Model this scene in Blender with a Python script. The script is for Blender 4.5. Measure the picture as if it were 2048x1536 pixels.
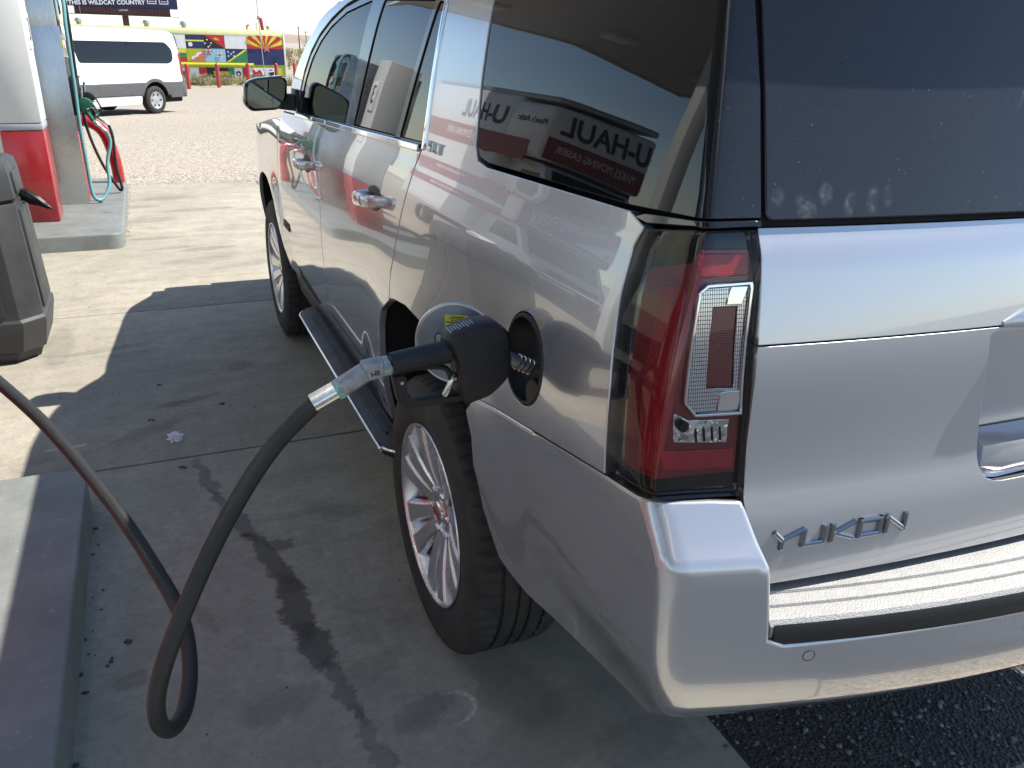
import bpy, bmesh, math, random
import numpy as np
from mathutils import Vector, Matrix
from mathutils.geometry import delaunay_2d_cdt
for o in list(bpy.data.objects): bpy.data.objects.remove(o)
sc = bpy.context.scene
COL = sc.collection
random.seed(7)

# ------------------------------------------------------------------ camera
CAM = np.array([-1.5834, -1.9244, 1.6450])
YAW, PIT, ROL, FPX = 0.4158, 0.3936, 0.0270, 1617.68
fw = np.array([math.sin(YAW)*math.cos(PIT), math.cos(YAW)*math.cos(PIT), -math.sin(PIT)])
rt = np.cross(fw, [0, 0, 1]); rt /= np.linalg.norm(rt); upv = np.cross(rt, fw)
r2 = rt*math.cos(ROL)+upv*math.sin(ROL); u2 = -rt*math.sin(ROL)+upv*math.cos(ROL)
cd = bpy.data.cameras.new('camera'); cam = bpy.data.objects.new('camera', cd); COL.objects.link(cam)
M = Matrix.Identity(4)
for i in range(3):
    M[i][0] = r2[i]; M[i][1] = u2[i]; M[i][2] = -fw[i]; M[i][3] = CAM[i]
cam.matrix_world = M
cd.sensor_width = 36; cd.lens = 36*FPX/2048; cd.clip_start = .02; cd.clip_end = 9000
sc.camera = cam
# ------------------------------------------------------------------ sky, sun, exposure
SUN = Vector((.765, -.15, 1.0)).normalized()
w = bpy.data.worlds.new('World'); sc.world = w; w.use_nodes = True
wn = w.node_tree; bg = wn.nodes['Background']
sky = wn.nodes.new('ShaderNodeTexSky'); sky.sky_type = 'NISHITA'; sky.sun_disc = False
sky.sun_elevation = math.asin(SUN.z); sky.sun_rotation = math.atan2(SUN.x, SUN.y)
sky.altitude = 1500; sky.air_density = 1.0; sky.dust_density = .6; sky.ozone_density = 1.8
wn.links.new(sky.outputs[0], bg.inputs[0]); bg.inputs[1].default_value = .135
sd = bpy.data.lights.new('sun', 'SUN'); sd.energy = 5.0; sd.angle = math.radians(.53); sd.color = (1, .965, .91)
so = bpy.data.objects.new('sun', sd); COL.objects.link(so)
so.rotation_euler = SUN.to_track_quat('Z', 'Y').to_euler()
vs = sc.view_settings
vs.view_transform = 'Standard'; vs.look = 'None'; vs.exposure = 0.70; vs.gamma = 1; vs.use_curve_mapping = False
vs.use_white_balance = True; vs.white_balance_temperature = 6650; vs.white_balance_tint = 10
sc.cycles.max_bounces = 10; sc.cycles.transparent_max_bounces = 12; sc.cycles.caustics_reflective = False; sc.cycles.caustics_refractive = False
sc.cycles.use_denoising = True

# ------------------------------------------------------------------ materials
MATS = {}
class NT:
    def __init__(s, name):
        s.m = bpy.data.materials.new(name); s.m.use_nodes = True; s.t = s.m.node_tree
        s.b = s.t.nodes['Principled BSDF']; s.out = s.t.nodes['Material Output']
        MATS[name] = s.m
    def n(s, typ, **kw):
        nd = s.t.nodes.new('ShaderNode'+typ)
        for k, v in kw.items():
            if k.startswith('i_'): s.set(nd, k[2:], v)
            else: setattr(nd, k, v)
        return nd
    def set(s, nd, key, v):
        key = int(key) if key.isdigit() else key.replace('_', ' ')
        if isinstance(v, bpy.types.NodeSocket): s.t.links.new(v, nd.inputs[key])
        else: nd.inputs[key].default_value = v
    def obj(s): return s.n('TexCoord').outputs['Object']
    def noise(s, scale, detail=4, rough=.55, vec=None, dist=0):
        nd = s.n('TexNoise'); nd.inputs['Scale'].default_value = scale; nd.inputs['Detail'].default_value = detail
        nd.inputs['Roughness'].default_value = rough; nd.inputs['Distortion'].default_value = dist
        s.t.links.new(vec or s.obj(), nd.inputs['Vector']); return nd.outputs['Fac']
    def vor(s, scale, out='Distance', vec=None, feature='F1', rnd=1):
        nd = s.n('TexVoronoi', feature=feature); nd.inputs['Scale'].default_value = scale; nd.inputs['Randomness'].default_value = rnd
        s.t.links.new(vec or s.obj(), nd.inputs['Vector']); return nd.outputs[out]
    def ramp(s, fac, stops, interp='LINEAR'):
        nd = s.n('ValToRGB'); cr = nd.color_ramp; cr.interpolation = interp
        while len(cr.elements) < len(stops): cr.elements.new(.5)
        for e, (p, c) in zip(cr.elements, stops):
            e.position = p; e.color = (c, c, c, 1) if isinstance(c, (int, float)) else (*c, 1)
        s.t.links.new(fac, nd.inputs[0]); return nd.outputs[0]
    def mr(s, v, a, b, c=0., d=1.):
        nd = s.n('MapRange'); s.t.links.new(v, nd.inputs[0])
        for i, x in zip((1, 2, 3, 4), (a, b, c, d)): nd.inputs[i].default_value = x
        return nd.outputs[0]
    def mix(s, fac, a, b, mode='MIX'):
        nd = s.n('MixRGB', blend_type=mode)
        for i, x in enumerate((fac, a, b)):
            if isinstance(x, bpy.types.NodeSocket): s.t.links.new(x, nd.inputs[i])
            elif i == 0: nd.inputs[0].default_value = x
            else: nd.inputs[i].default_value = (*x, 1)
        return nd.outputs[0]
    def math(s, op, a, b=0.):
        nd = s.n('Math', operation=op)
        for i, x in enumerate((a, b)):
            if isinstance(x, bpy.types.NodeSocket): s.t.links.new(x, nd.inputs[i])
            else: nd.inputs[i].default_value = x
        return nd.outputs[0]
    def bump(s, h, strength=.3, dist=.01):
        nd = s.n('Bump'); nd.inputs['Strength'].default_value = strength; nd.inputs['Distance'].default_value = dist
        s.t.links.new(h, nd.inputs['Height']); s.t.links.new(nd.outputs[0], s.b.inputs['Normal']); return nd
    def p(s, **kw):
        for k, v in kw.items():
            k = k.replace('_', ' ')
            if isinstance(v, bpy.types.NodeSocket): s.t.links.new(v, s.b.inputs[k])
            elif isinstance(v, tuple) and len(v) == 3: s.b.inputs[k].default_value = (*v, 1)
            else: s.b.inputs[k].default_value = v
        return s
def simple(name, col, rough=.5, metal=0., vary=.12, vscale=6., bump=0., bscale=200., **kw):
    m = NT(name)
    a = tuple(c*(1-vary) for c in col); b = tuple(min(1, c*(1+vary)) for c in col)
    c = m.mix(m.mr(m.noise(vscale, 5, .6), .3, .7), a, b)
    r = m.mr(m.noise(vscale*2.3, 4), .3, .7, max(.0, rough-.06), min(1, rough+.06))
    m.p(Base_Color=c, Roughness=r, Metallic=metal, **kw)
    if bump: m.bump(m.noise(bscale, 3), bump, .004)
    return m.m

# car paint: silver metallic base under clear coat, with a little dust
m = NT('silver_paint')
lw = m.n('LayerWeight'); lw.inputs[0].default_value = .5
base = m.mix(m.mr(lw.outputs['Facing'], .15, .85), (.51, .52, .54), (.44, .45, .47))     # flake flop: dimmer at grazing angles
dust = m.mr(m.noise(2.2, 2, .5), .35, .8, 0, .07)
base = m.mix(dust, base, (.50, .46, .40))
m.p(Base_Color=base, Metallic=m.math('SUBTRACT', .66, dust), Roughness=m.mr(lw.outputs['Facing'], .35, .85, .33, .10), Coat_Weight=1., Coat_Roughness=.010, Coat_IOR=1.8)
# privacy glass (nearly black)
m = NT('privacy_glass')
m.p(Base_Color=(.006, .007, .009), Roughness=.012, Specular_IOR_Level=.42, IOR=1.5)
# gloss black trim
m = NT('gloss_black'); m.p(Base_Color=(.008, .008, .009), Roughness=m.mr(m.noise(12), .3, .7, .03, .09), Coat_Weight=.4, Coat_Roughness=.02)
# dusty rear glass and pillar: a film of dust on dark glass
def dusty(name, amt, col=(.30, .30, .31), smears=()):
    m = NT(name)
    sp = m.ramp(m.vor(55, 'Distance'), [(0, 1.), (.06, .9), (.10, 0)])
    spk = m.math('MULTIPLY', sp, m.mr(m.noise(7, 2), .52, .62))
    d = m.math('ADD', m.mr(m.noise(1.7, 7, .7), .25, .8, amt*.55, amt*1.4), m.math('MULTIPLY', spk, .30))
    d = m.math('ADD', d, m.mr(m.noise(240, 2), .35, .8, 0, amt*.5))
    if smears:
        wb = m.n('TexNoise'); wb.inputs['Scale'].default_value = 60; wb.inputs['Detail'].default_value = 5; m.t.links.new(m.obj(), wb.inputs['Vector'])
        for (x, z, a, b, rot, k) in smears:
            mp = m.n('Mapping', vector_type='TEXTURE'); mp.inputs['Location'].default_value = (x, -1.09, z); mp.inputs['Rotation'].default_value = (0, rot, 0); mp.inputs['Scale'].default_value = (a, 1., b)
            m.t.links.new(m.obj(), mp.inputs[0]); ln = m.n('VectorMath', operation='LENGTH'); m.t.links.new(mp.outputs[0], ln.inputs[0])
            d = m.math('ADD', d, m.math('MULTIPLY', m.mr(ln.outputs['Value'], .55, 1.05, k, 0), m.mr(wb.outputs['Fac'], .42, .62, .15, 1)))
    m.p(Base_Color=m.mix(d, (.006, .008, .013), col), Roughness=m.mr(d, 0, .6, .06, .5), Specular_IOR_Level=.5)
    return m.m
dusty('dusty_glass', .062, (.26, .265, .275), smears=[(-.845, 1.475, .010, .014, .3, 0.18), (-.805, 1.462, .016, .020, -.4, 0.30), (-.775, 1.478, .012, .016, .2, 0.27), (-.74, 1.464, .009, .020, .3, 0.27), (-.705, 1.468, .010, .022, .2, 0.30), (-.68, 1.474, .008, .016, .1, 0.24), (-.45, 1.60, .004, .02, .5, 0.18), (-.30, 1.55, .004, .016, -.3, 0.18), (-.2, 1.62, .006, .012, .2, 0.15)]); dusty('dusty_black', .06, (.25, .25, .25))
# clear glass: fresnel reflection over a tinted see-through pane
def clear(name, tint, ior=1.5, rough=.01):
    m = NT(name); m.t.nodes.remove(m.b)
    tr = m.n('BsdfTransparent'); tr.inputs[0].default_value = (*tint, 1)
    gl = m.n('BsdfGlossy'); gl.inputs['Roughness'].default_value = rough
    fr = m.n('Fresnel'); fr.inputs[0].default_value = ior
    mx = m.n('MixShader'); m.t.links.new(fr.outputs[0], mx.inputs[0]); m.t.links.new(tr.outputs[0], mx.inputs[1]); m.t.links.new(gl.outputs[0], mx.inputs[2])
    m.t.links.new(mx.outputs[0], m.out.inputs[0]); return m.m
clear('clear_glass', (.62, .70, .68), 1.55); clear('lamp_cover', (.90, .90, .90), 1.28)
simple('black_plastic', (.010, .010, .011), .45, bump=.25, bscale=500)
simple('void_black', (.006, .006, .006), .9)
simple('rubber_hose', (.018, .0182, .0182), .52, bump=.25, bscale=160)
m = NT('tyre_rubber')
c = m.mix(m.mr(m.noise(14, 6, .7), .35, .75), (.016, .0155, .015), (.050, .044, .038))
m.p(Base_Color=c, Roughness=.78); m.bump(m.noise(300, 3), .3, .002)
simple('alloy', (.72, .72, .72), .24, .85, vary=.06, bump=.08, bscale=700)
simple('dark_metal', (.06, .058, .055), .5, .8)
simple('chrome', (.86, .87, .88), .05, 1., vary=.03)
simple('badge_chrome', (.34, .35, .37), .09, 1., vary=.03)
simple('cast_metal', (.36, .36, .36), .45, .7, vary=.25, vscale=60, bump=.4, bscale=300)
simple('bright_steel', (.74, .73, .70), .22, 1., vary=.1, vscale=80)
simple('verdigris', (.30, .50, .46), .6, .3, vary=.35, vscale=150)
m = NT('lens_red'); m.p(Base_Color=(.32, .010, .015), Roughness=.14, Coat_Weight=1., Coat_Roughness=.02); m.bump(m.vor(420, 'Distance', rnd=0), .35, .002)
m = NT('lens_red_dark'); m.p(Base_Color=(.19, .008, .012), Roughness=.12, Coat_Weight=1., Coat_Roughness=.02); m.bump(m.vor(300, 'Distance', rnd=0), .25, .002)
m = NT('lens_red_bright'); m.p(Base_Color=(.52, .016, .024), Roughness=.16, Coat_Weight=1.); m.bump(m.vor(420, 'Distance', rnd=0), .6, .003)
m = NT('lens_clear'); m.p(Base_Color=(.62, .64, .67), Metallic=.85, Roughness=.16)
br = m.n('TexBrick'); br.inputs['Scale'].default_value = 1.; br.offset = 0; br.inputs['Brick Width'].default_value = .0032; br.inputs['Row Height'].default_value = .0055; br.inputs['Mortar Size'].default_value = .0005
mp = m.n('Mapping'); mp.inputs['Rotation'].default_value = (math.pi/2, 0, 0); m.t.links.new(m.obj(), mp.inputs[0]); m.t.links.new(mp.outputs[0], br.inputs[0])
m.p(Base_Color=m.mix(br.outputs['Fac'], (.80, .82, .86), (.22, .23, .25))); m.bump(br.outputs['Fac'], .35, .003)
m = NT('lens_reverse'); m.p(Base_Color=m.mix(m.mr(m.noise(90, 1), .35, .65), (.95, .96, .98), (.40, .41, .43)), Metallic=.9, Roughness=.14); m.bump(m.noise(110, 1), .35, .006)
simple('step_pad', (.38, .375, .36), .55, .25, vary=.08, vscale=30, bump=.5, bscale=420)
simple('yellow_label', (.62, .55, .05), .5)
simple('label_ink', (.02, .02, .02), .6)
simple('white_ink', (.8, .8, .79), .6)
simple('red_ink', (.5, .02, .03), .5)
simple('fuel_door_inner', (.16, .19, .23), .35, .6)
simple('seat_leather', (.02, .019, .018), .6)
simple('bin_plastic', (.044, .045, .046), .5, vary=.22, vscale=5, bump=.3, bscale=260)
simple('bag_black', (.012, .012, .013), .35)
simple('bag_white', (.75, .75, .76), .55)
m = NT('island_paint')
c = m.mix(m.mr(m.noise(5, 7, .7), .35, .72), (.160, .172, .160), (.245, .258, .238))
c = m.mix(m.mr(m.noise(30, 4, .7), .62, .72, 0, .5), c, (.42, .40, .37)); c = m.mix(m.mr(m.noise(2.4, 6, .75), .60, .75, 0, .6), c, (.09, .085, .08))
m.p(Base_Color=c, Roughness=.5); m.bump(m.noise(120, 4), .25, .004)
simple('red_gloss', (.36, .014, .018), .28, vary=.1, Coat_Weight=.5, Coat_Roughness=.1)
simple('cream_panel', (.70, .69, .65), .4, vary=.05)
simple('grey_band', (.36, .37, .40), .4)
m = NT('stainless')
tc = m.n('Mapping'); tc.inputs['Scale'].default_value = (1, 1, .04); m.t.links.new(m.obj(), tc.inputs[0])
m.p(Base_Color=m.mix(m.mr(m.noise(3, 4), .3, .7), (.50, .49, .47), (.62, .61, .58)), Metallic=1., Roughness=m.mr(m.noise(260, 2, vec=tc.outputs[0]), .3, .7, .22, .38))
simple('nozzle_green', (.012, .11, .055), .45)
simple('hose_teal', (.13, .33, .33), .45)
simple('van_white', (.80, .80, .79), .25, vary=.02, Coat_Weight=.6, Coat_Roughness=.05)
simple('van_grey', (.085, .088, .092), .6)
simple('red_lamp', (.4, .01, .012), .2)
simple('bill_navy', (.012, .02, .075), .5)
simple('bill_brown', (.13, .055, .045), .7)
simple('dark_steel', (.05, .045, .042), .7)
simple('galvanised', (.42, .43, .44), .5, .6)
simple('wood_pole', (.10, .07, .05), .9)
FLAGC = {'fl_yellow': (.80, .72, .06), 'fl_white': (.82, .82, .80), 'fl_navy': (.018, .030, .115), 'fl_red': (.55, .025, .03), 'fl_black': (.02, .02, .022), 'fl_green': (.035, .24, .09),
         'fl_orange': (.62, .17, .04), 'fl_sky': (.30, .55, .66), 'fl_lime': (.46, .48, .03), 'fl_gold': (.72, .42, .03), 'fl_copper': (.62, .20, .10), 'fl_teal': (.05, .22, .25), 'fl_pale': (.86, .84, .45)}
for k, v in FLAGC.items(): simple(k, v, .55, vary=.08, vscale=3)
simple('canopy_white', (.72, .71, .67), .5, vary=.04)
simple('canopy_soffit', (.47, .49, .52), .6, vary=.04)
simple('tissue', (.82, .82, .82), .8, bump=.3)
simple('debris', (.075, .064, .052), .9)
simple('stone', (.22, .205, .19), .85, vary=.5, vscale=30)

# ground materials
m = NT('concrete')
o = m.obj()
c = m.mix(m.mr(m.noise(.9, 8, .68), .30, .72), (.32, .287, .222), (.485, .443, .352))
c = m.mix(m.mr(m.noise(7, 8, .72), .40, .66, 0, .6), c, (.26, .236, .19))
c = m.mix(m.mr(m.noise(2.1, 7, .72, dist=.6), .56, .72, 0, .50), c, (.155, .14, .122))
mpg = m.n('Mapping'); mpg.inputs['Scale'].default_value = (.55, 3.2, 1); mpg.inputs['Rotation'].default_value = (0, 0, .15); m.t.links.new(o, mpg.inputs[0])
c = m.mix(m.mr(m.noise(1.5, 7, .7, vec=mpg.outputs[0]), .55, .73, 0, .55), c, (.17, .155, .135))
c = m.mix(m.math('MULTIPLY', m.ramp(m.vor(9, 'Distance'), [(0, 1), (.05, .9), (.085, 0)]), m.mr(m.noise(3.3, 2), .5, .6)), c, (.045, .038, .032))
c = m.mix(m.math('MULTIPLY', m.ramp(m.vor(31, 'Distance'), [(0, 1), (.06, .8), (.11, 0)]), m.mr(m.noise(6.1, 3), .48, .66)), c, (.09, .078, .066))
STAINS = []
for (p_, q_, wd_, k_) in [((-1.575, 1.38), (-1.52, 1.05), .034, 1.05), ((-1.53, 1.08), (-1.42, .66), .042, 1.2), ((-1.43, .72), (-1.345, .35), .055, 1.4), ((-1.352, .42), (-1.345, .08), .066, 1.5), ((-1.35, .16), (-1.30, -.06), .058, 1.45), ((-1.31, 0.), (-1.27, -.30), .03, 1.0), ((-1.39, .66), (-1.31, .58), .05, 1.2), ((-1.28, -.25), (-1.22, -.6), .035, .8)]:
    dx_, dy_ = q_[0]-p_[0], q_[1]-p_[1]; STAINS.append(((p_[0]+q_[0])/2, (p_[1]+q_[1])/2, wd_*.80, math.hypot(dx_, dy_)*.58, math.atan2(-dx_, dy_), k_))
STAINS += [
          (-1.19, 1.1, .2, .10, .1, .3), (-1.66, 2.02, .10, .03, .25, .5), (-1.29, 2.44, .05, .09, -.5, .45), (-1.19, -.10, .12, .05, .3, .4), (-.75, -.5, .30, .12, .2, .35),
          (-1.7, 4.45, .30, .06, .1, .3), (-1.33, 4.95, .30, .12, .1, .42), (-1.68, 6.75, .3, .13, .15, .5), (-1.45, 8.0, .35, .14, .1, .45), (-1.62, 5.9, .26, .08, .1, .45), (-2.21, 3.1, .08, .4, 0, .4), (-1.05, 6.2, .35, .12, .2, .35), (-1.82, .09, .05, .035, .1, .6), (-1.75, 1.75, .18, .045, .5, .5), (-1.55, 2.05, .16, .03, .3, .6), (-1.62, 2.55, .20, .05, .1, .35), (-1.25, 5.35, .25, .07, .15, .6), (-1.55, 5.45, .22, .05, .1, .5), (-1.2, 7.2, .4, .09, .1, .55), (-1.75, 7.5, .2, .1, .1, .5), (-1.0, 4.7, .3, .06, .2, .4), (-1.95, 2.95, .25, .05, .2, .35), (-1.1, -.32, .10, .05, .4, .6), (-1.45, -.15, .12, .06, .2, .5), (-.85, -.35, .10, .16, .3, .5), (-.62, -.62, .14, .08, .2, .5), (-1.62, .30, .03, .10, .4, .5), (-1.1, .75, .10, .05, 0, .45)]
wob = m.n('TexNoise'); wob.inputs['Scale'].default_value = 13; wob.inputs['Detail'].default_value = 6; wob.inputs['Roughness'].default_value = .7; m.t.links.new(o, wob.inputs['Vector'])
wv = m.n('VectorMath', operation='MULTIPLY_ADD'); m.t.links.new(wob.outputs['Color'], wv.inputs[0]); wv.inputs[1].default_value = (.13, .13, 0); m.t.links.new(o, wv.inputs[2])
wv2 = m.n('VectorMath', operation='SUBTRACT'); m.t.links.new(wv.outputs[0], wv2.inputs[0]); wv2.inputs[1].default_value = (.065, .065, 0)
for (sx, sy, a, b, rot, k) in STAINS:
    mp = m.n('Mapping', vector_type='TEXTURE'); mp.inputs['Location'].default_value = (sx, sy, 0); mp.inputs['Rotation'].default_value = (0, 0, rot); mp.inputs['Scale'].default_value = (a, b, 1)
    m.t.links.new(wv2.outputs[0], mp.inputs[0])
    ln = m.n('VectorMath', operation='LENGTH'); m.t.links.new(mp.outputs[0], ln.inputs[0])
    c = m.mix(m.mr(ln.outputs['Value'], .78, 1.08, min(.80, k*.52), 0), c, (.065, .057, .049))
mp = m.n('Mapping', vector_type='TEXTURE'); mp.inputs['Location'].default_value = (-1.045, -.335, 0); mp.inputs['Scale'].default_value = (.075, .060, 1); m.t.links.new(o, mp.inputs[0])
ln = m.n('VectorMath', operation='LENGTH'); m.t.links.new(mp.outputs[0], ln.inputs[0]); sx_ = m.n('SeparateXYZ', i_0=mp.outputs[0])
arc = m.math('MULTIPLY', m.mr(m.math('ABSOLUTE', m.math('SUBTRACT', ln.outputs['Value'], 1.)), .03, .13, 1, 0), m.mr(sx_.outputs[0], -.1, .5))
c = m.mix(m.math('MULTIPLY', arc, m.mr(m.noise(60, 4), .35, .6, .1, .75)), c, (.72, .70, .66))     # pale scuffed arc
c = m.mix(m.math('MULTIPLY', m.ramp(m.vor(62, 'Distance'), [(0, 1), (.07, .9), (.13, 0)]), m.mr(m.noise(2.7, 4), .46, .62)), c, (.07, .06, .05))
c = m.mix(m.mr(m.noise(38, 6, .75), .30, .62, .38, 0), c, (.16, .148, .13))
m.p(Base_Color=c, Roughness=m.mr(m.noise(4, 5), .3, .7, .72, .92), Specular_IOR_Level=.3)
m.bump(m.math('ADD', m.noise(90, 6, .7), m.noise(6, 4)), .22, .01)
m = NT('shaded_gravel')  # gravel colour darkened to carry the deep shade under the car
v = m.vor(95, 'Color'); vb = m.n('RGBToBW', i_0=v).outputs[0]
c = m.mix(m.mr(vb, .55, 1), (.040, .038, .036), (.13, .125, .118))
m.p(Base_Color=c, Roughness=.8); m.bump(m.vor(95, 'Distance'), .9, .012)
m = NT('dark_ground')  # dark tone for the unseen ground mirrored in the car's rear
v = m.vor(130, 'Color'); vb = m.n('RGBToBW', i_0=v).outputs[0]
c = m.mix(m.mr(vb, .4, 1), (.045, .046, .048), (.10, .10, .10)); c = m.mix(m.mr(m.noise(.8, 5), .4, .7, 0, .4), c, (.085, .083, .08))
m.p(Base_Color=c, Roughness=.7); m.bump(m.vor(130, 'Distance'), .6, .006)
m = NT('gravel')
v = m.vor(42, 'Color'); vb = m.n('RGBToBW', i_0=v).outputs[0]
c = m.ramp(vb, [(0, (.15, .125, .10)), (.30, (.31, .27, .215)), (.65, (.43, .385, .315)), (1, (.68, .63, .55))])
c = m.mix(m.mr(m.noise(.22, 6, .65), .35, .7, 0, .55), c, (.39, .34, .27))
c = m.mix(m.mr(m.noise(.05, 6, .6), .45, .65, 0, .5), c, (.34, .295, .235))
m.p(Base_Color=c, Roughness=.95, Specular_IOR_Level=.15); m.bump(m.vor(42, 'Distance'), .8, .012)
m = NT('hill'); m.p(Base_Color=m.mix(m.mr(m.noise(.004, 6), .35, .65), (.34, .25, .20), (.24, .20, .165)), Roughness=1)
def leafmat(name, a, b):
    m = NT(name); oi = m.n('NewGeometry').outputs['Random Per Island']
    m.p(Base_Color=m.mix(oi, a, b), Roughness=.7, Specular_IOR_Level=.2)
leafmat('sage_leaf', (.13, .135, .075), (.26, .25, .15)); leafmat('dry_grass', (.30, .25, .13), (.42, .36, .21)); leafmat('green_leaf', (.04, .075, .025), (.09, .13, .05))
# ------------------------------------------------------------------ mesh helpers
def link(o, parent=None):
    COL.objects.link(o)
    if parent is not None: o.parent = parent
    return o
def tag(o, label=None, cat=None, group=None, kind=None):
    for k, v in (('label', label), ('category', cat), ('group', group), ('kind', kind)):
        if v: o[k] = v
    return o
def empty(name, loc=(0, 0, 0), rz=0., parent=None, **kw):
    o = bpy.data.objects.new(name, None); o.empty_display_size = .1
    o.location = loc; o.rotation_euler = (0, 0, rz); link(o, parent); tag(o, **kw); return o
def mk(name, V, F, mat, parent=None, smooth=False, normals=None, mats=None, fmat=None):
    me = bpy.data.meshes.new(name)
    me.from_pydata([tuple(map(float, v)) for v in V], [], [tuple(map(int, f)) for f in F])
    for mm in (mats or [mat]): me.materials.append(MATS[mm])
    if fmat is not None: me.polygons.foreach_set('material_index', fmat)
    if smooth or normals is not None: me.polygons.foreach_set('use_smooth', [True]*len(me.polygons))
    me.update()
    if normals is not None: me.normals_split_custom_set_from_vertices([tuple(map(float, n)) for n in normals])
    return link(bpy.data.objects.new(name, me), parent)
def from_bm(name, bm, mat, parent=None, smooth=False, angle=None):
    me = bpy.data.meshes.new(name); bmesh.ops.recalc_face_normals(bm, faces=bm.faces); bm.to_mesh(me); bm.free()
    me.materials.append(MATS[mat])
    if smooth or angle: me.polygons.foreach_set('use_smooth', [True]*len(me.polygons))
    if angle: me.set_sharp_from_angle(angle=math.radians(angle))
    return link(bpy.data.objects.new(name, me), parent)
def bm_box(bm, c, s, bev=0., seg=2, rot=None):
    r = bmesh.ops.create_cube(bm, size=1); vs_ = r['verts']
    for v in vs_: v.co = Vector((v.co.x*s[0], v.co.y*s[1], v.co.z*s[2]))
    if bev:
        es = list({e for v in vs_ for e in v.link_edges})
        rr = bmesh.ops.bevel(bm, geom=es, offset=bev, segments=seg, affect='EDGES', profile=.5)
        vs_ = list({v for f in rr['faces'] for v in f.verts} | {v for v in vs_ if v.is_valid})
    Mx = Matrix.Translation(c) @ (rot.to_4x4() if rot else Matrix.Identity(4))
    for v in vs_: v.co = Mx @ v.co
def box(name, c, s, mat, parent=None, bev=.004, seg=2, rot=None):
    bm = bmesh.new(); bm_box(bm, c, s, bev, seg, rot); return from_bm(name, bm, mat, parent, angle=35)
def boxes(name, L, mat, parent=None, bev=.003):
    bm = bmesh.new()
    for c, s in L: bm_box(bm, c, s, bev, 1)
    return from_bm(name, bm, mat, parent, angle=35)
def prism(name, poly, fn, d0, d1, mat, parent=None, bev=0., seg=2, angle=40):
    """2-D outline extruded between depths d0 and d1; fn(a,b,d)->xyz"""
    bm = bmesh.new(); n = len(poly)
    A = [bm.verts.new(fn(a, b, d0)) for a, b in poly]; B = [bm.verts.new(fn(a, b, d1)) for a, b in poly]
    bm.faces.new(A); bm.faces.new(B[::-1])
    for i in range(n): bm.faces.new((A[i], A[(i+1) % n], B[(i+1) % n], B[i]))
    if bev:
        es = [e for e in bm.edges]
        bmesh.ops.bevel(bm, geom=es, offset=bev, segments=seg, affect='EDGES', profile=.5)
    bmesh.ops.triangulate(bm, faces=[f for f in bm.faces if len(f.verts) > 4])
    return from_bm(name, bm, mat, parent, angle=angle)
def smoothpath(P, n=6):
    P = [np.array(p, float) for p in P]; out = []
    for i in range(len(P)-1):
        p0 = P[max(0, i-1)]; p1 = P[i]; p2 = P[i+1]; p3 = P[min(len(P)-1, i+2)]
        for k in range(n):
            t = k/n
            out.append(.5*((2*p1)+(-p0+p2)*t+(2*p0-5*p1+4*p2-p3)*t*t+(-p0+3*p1-3*p2+p3)*t**3))
    out.append(P[-1]); return out
def tube(name, P, r, mat, parent=None, seg=14, smooth=True, cap=True):
    P = [Vector(p) for p in P]; R = r if hasattr(r, '__len__') else [r]*len(P)
    V = []; F = []; nrm = None
    for i, p in enumerate(P):
        t = (P[min(i+1, len(P)-1)]-P[max(0, i-1)]).normalized()
        if nrm is None: nrm = t.orthogonal().normalized()
        nrm = (nrm-t*nrm.dot(t)).normalized(); b = t.cross(nrm)
        for k in range(seg):
            a = 2*math.pi*k/seg; V.append(p+(nrm*math.cos(a)+b*math.sin(a))*R[i])
    for i in range(len(P)-1):
        for k in range(seg): F.append((i*seg+k, i*seg+(k+1) % seg, (i+1)*seg+(k+1) % seg, (i+1)*seg+k))
    if cap: F.append(tuple(range(seg))[::-1]); F.append(tuple(range((len(P)-1)*seg, len(P)*seg)))
    o = mk(name, V, F, mat, parent, smooth)
    if smooth: o.data.set_sharp_from_angle(angle=math.radians(50))
    return o
def lathe(name, prof, mat, parent=None, axis='z', seg=32, loc=(0, 0, 0), close=False, angle=40, fn=None):
    V = []; F = []; n = len(prof)
    for k in range(seg):
        a = 2*math.pi*k/seg; c, s = math.cos(a), math.sin(a)
        for j, (h, r) in enumerate(prof):
            if fn: h, r = fn(j, k, h, r)
            p = {'z': (r*c, r*s, h), 'x': (h, r*c, r*s), 'y': (r*c, h, r*s)}[axis]
            V.append((p[0]+loc[0], p[1]+loc[1], p[2]+loc[2]))
    m_ = n if close else n-1
    for k in range(seg):
        for j in range(m_):
            F.append((k*n+j, k*n+(j+1) % n, ((k+1) % seg)*n+(j+1) % n, ((k+1) % seg)*n+j))
    bm = bmesh.new(); vv = [bm.verts.new(v) for v in V]
    for f in F: bm.faces.new([vv[i] for i in f])
    bmesh.ops.remove_doubles(bm, verts=bm.verts, dist=1e-6)
    return from_bm(name, bm, mat, parent, angle=angle)
def text(name, s, size, Mx, mat, parent=None, ext=.001, bold=0., align='CENTER', shear=0., space=1.):
    cu = bpy.data.curves.new(name, 'FONT'); cu.body = s; cu.size = size; cu.extrude = ext; cu.offset = bold; cu.align_x = align; cu.align_y = 'CENTER'; cu.shear = shear; cu.space_character = space; cu.resolution_u = 4
    t_ = bpy.data.objects.new(name, cu); me = bpy.data.meshes.new_from_object(t_); bpy.data.objects.remove(t_); bpy.data.curves.remove(cu)
    me.materials.clear(); me.materials.append(MATS[mat]); o = bpy.data.objects.new(name, me); link(o, parent); o.matrix_local = Mx
    return o
def frame(o, x, y):
    x = Vector(x).normalized(); y = Vector(y); z = x.cross(y).normalized(); y = z.cross(x)
    Mx = Matrix.Identity(4)
    for i in range(3): Mx[i][0], Mx[i][1], Mx[i][2], Mx[i][3] = x[i], y[i], z[i], o[i]
    return Mx
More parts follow.
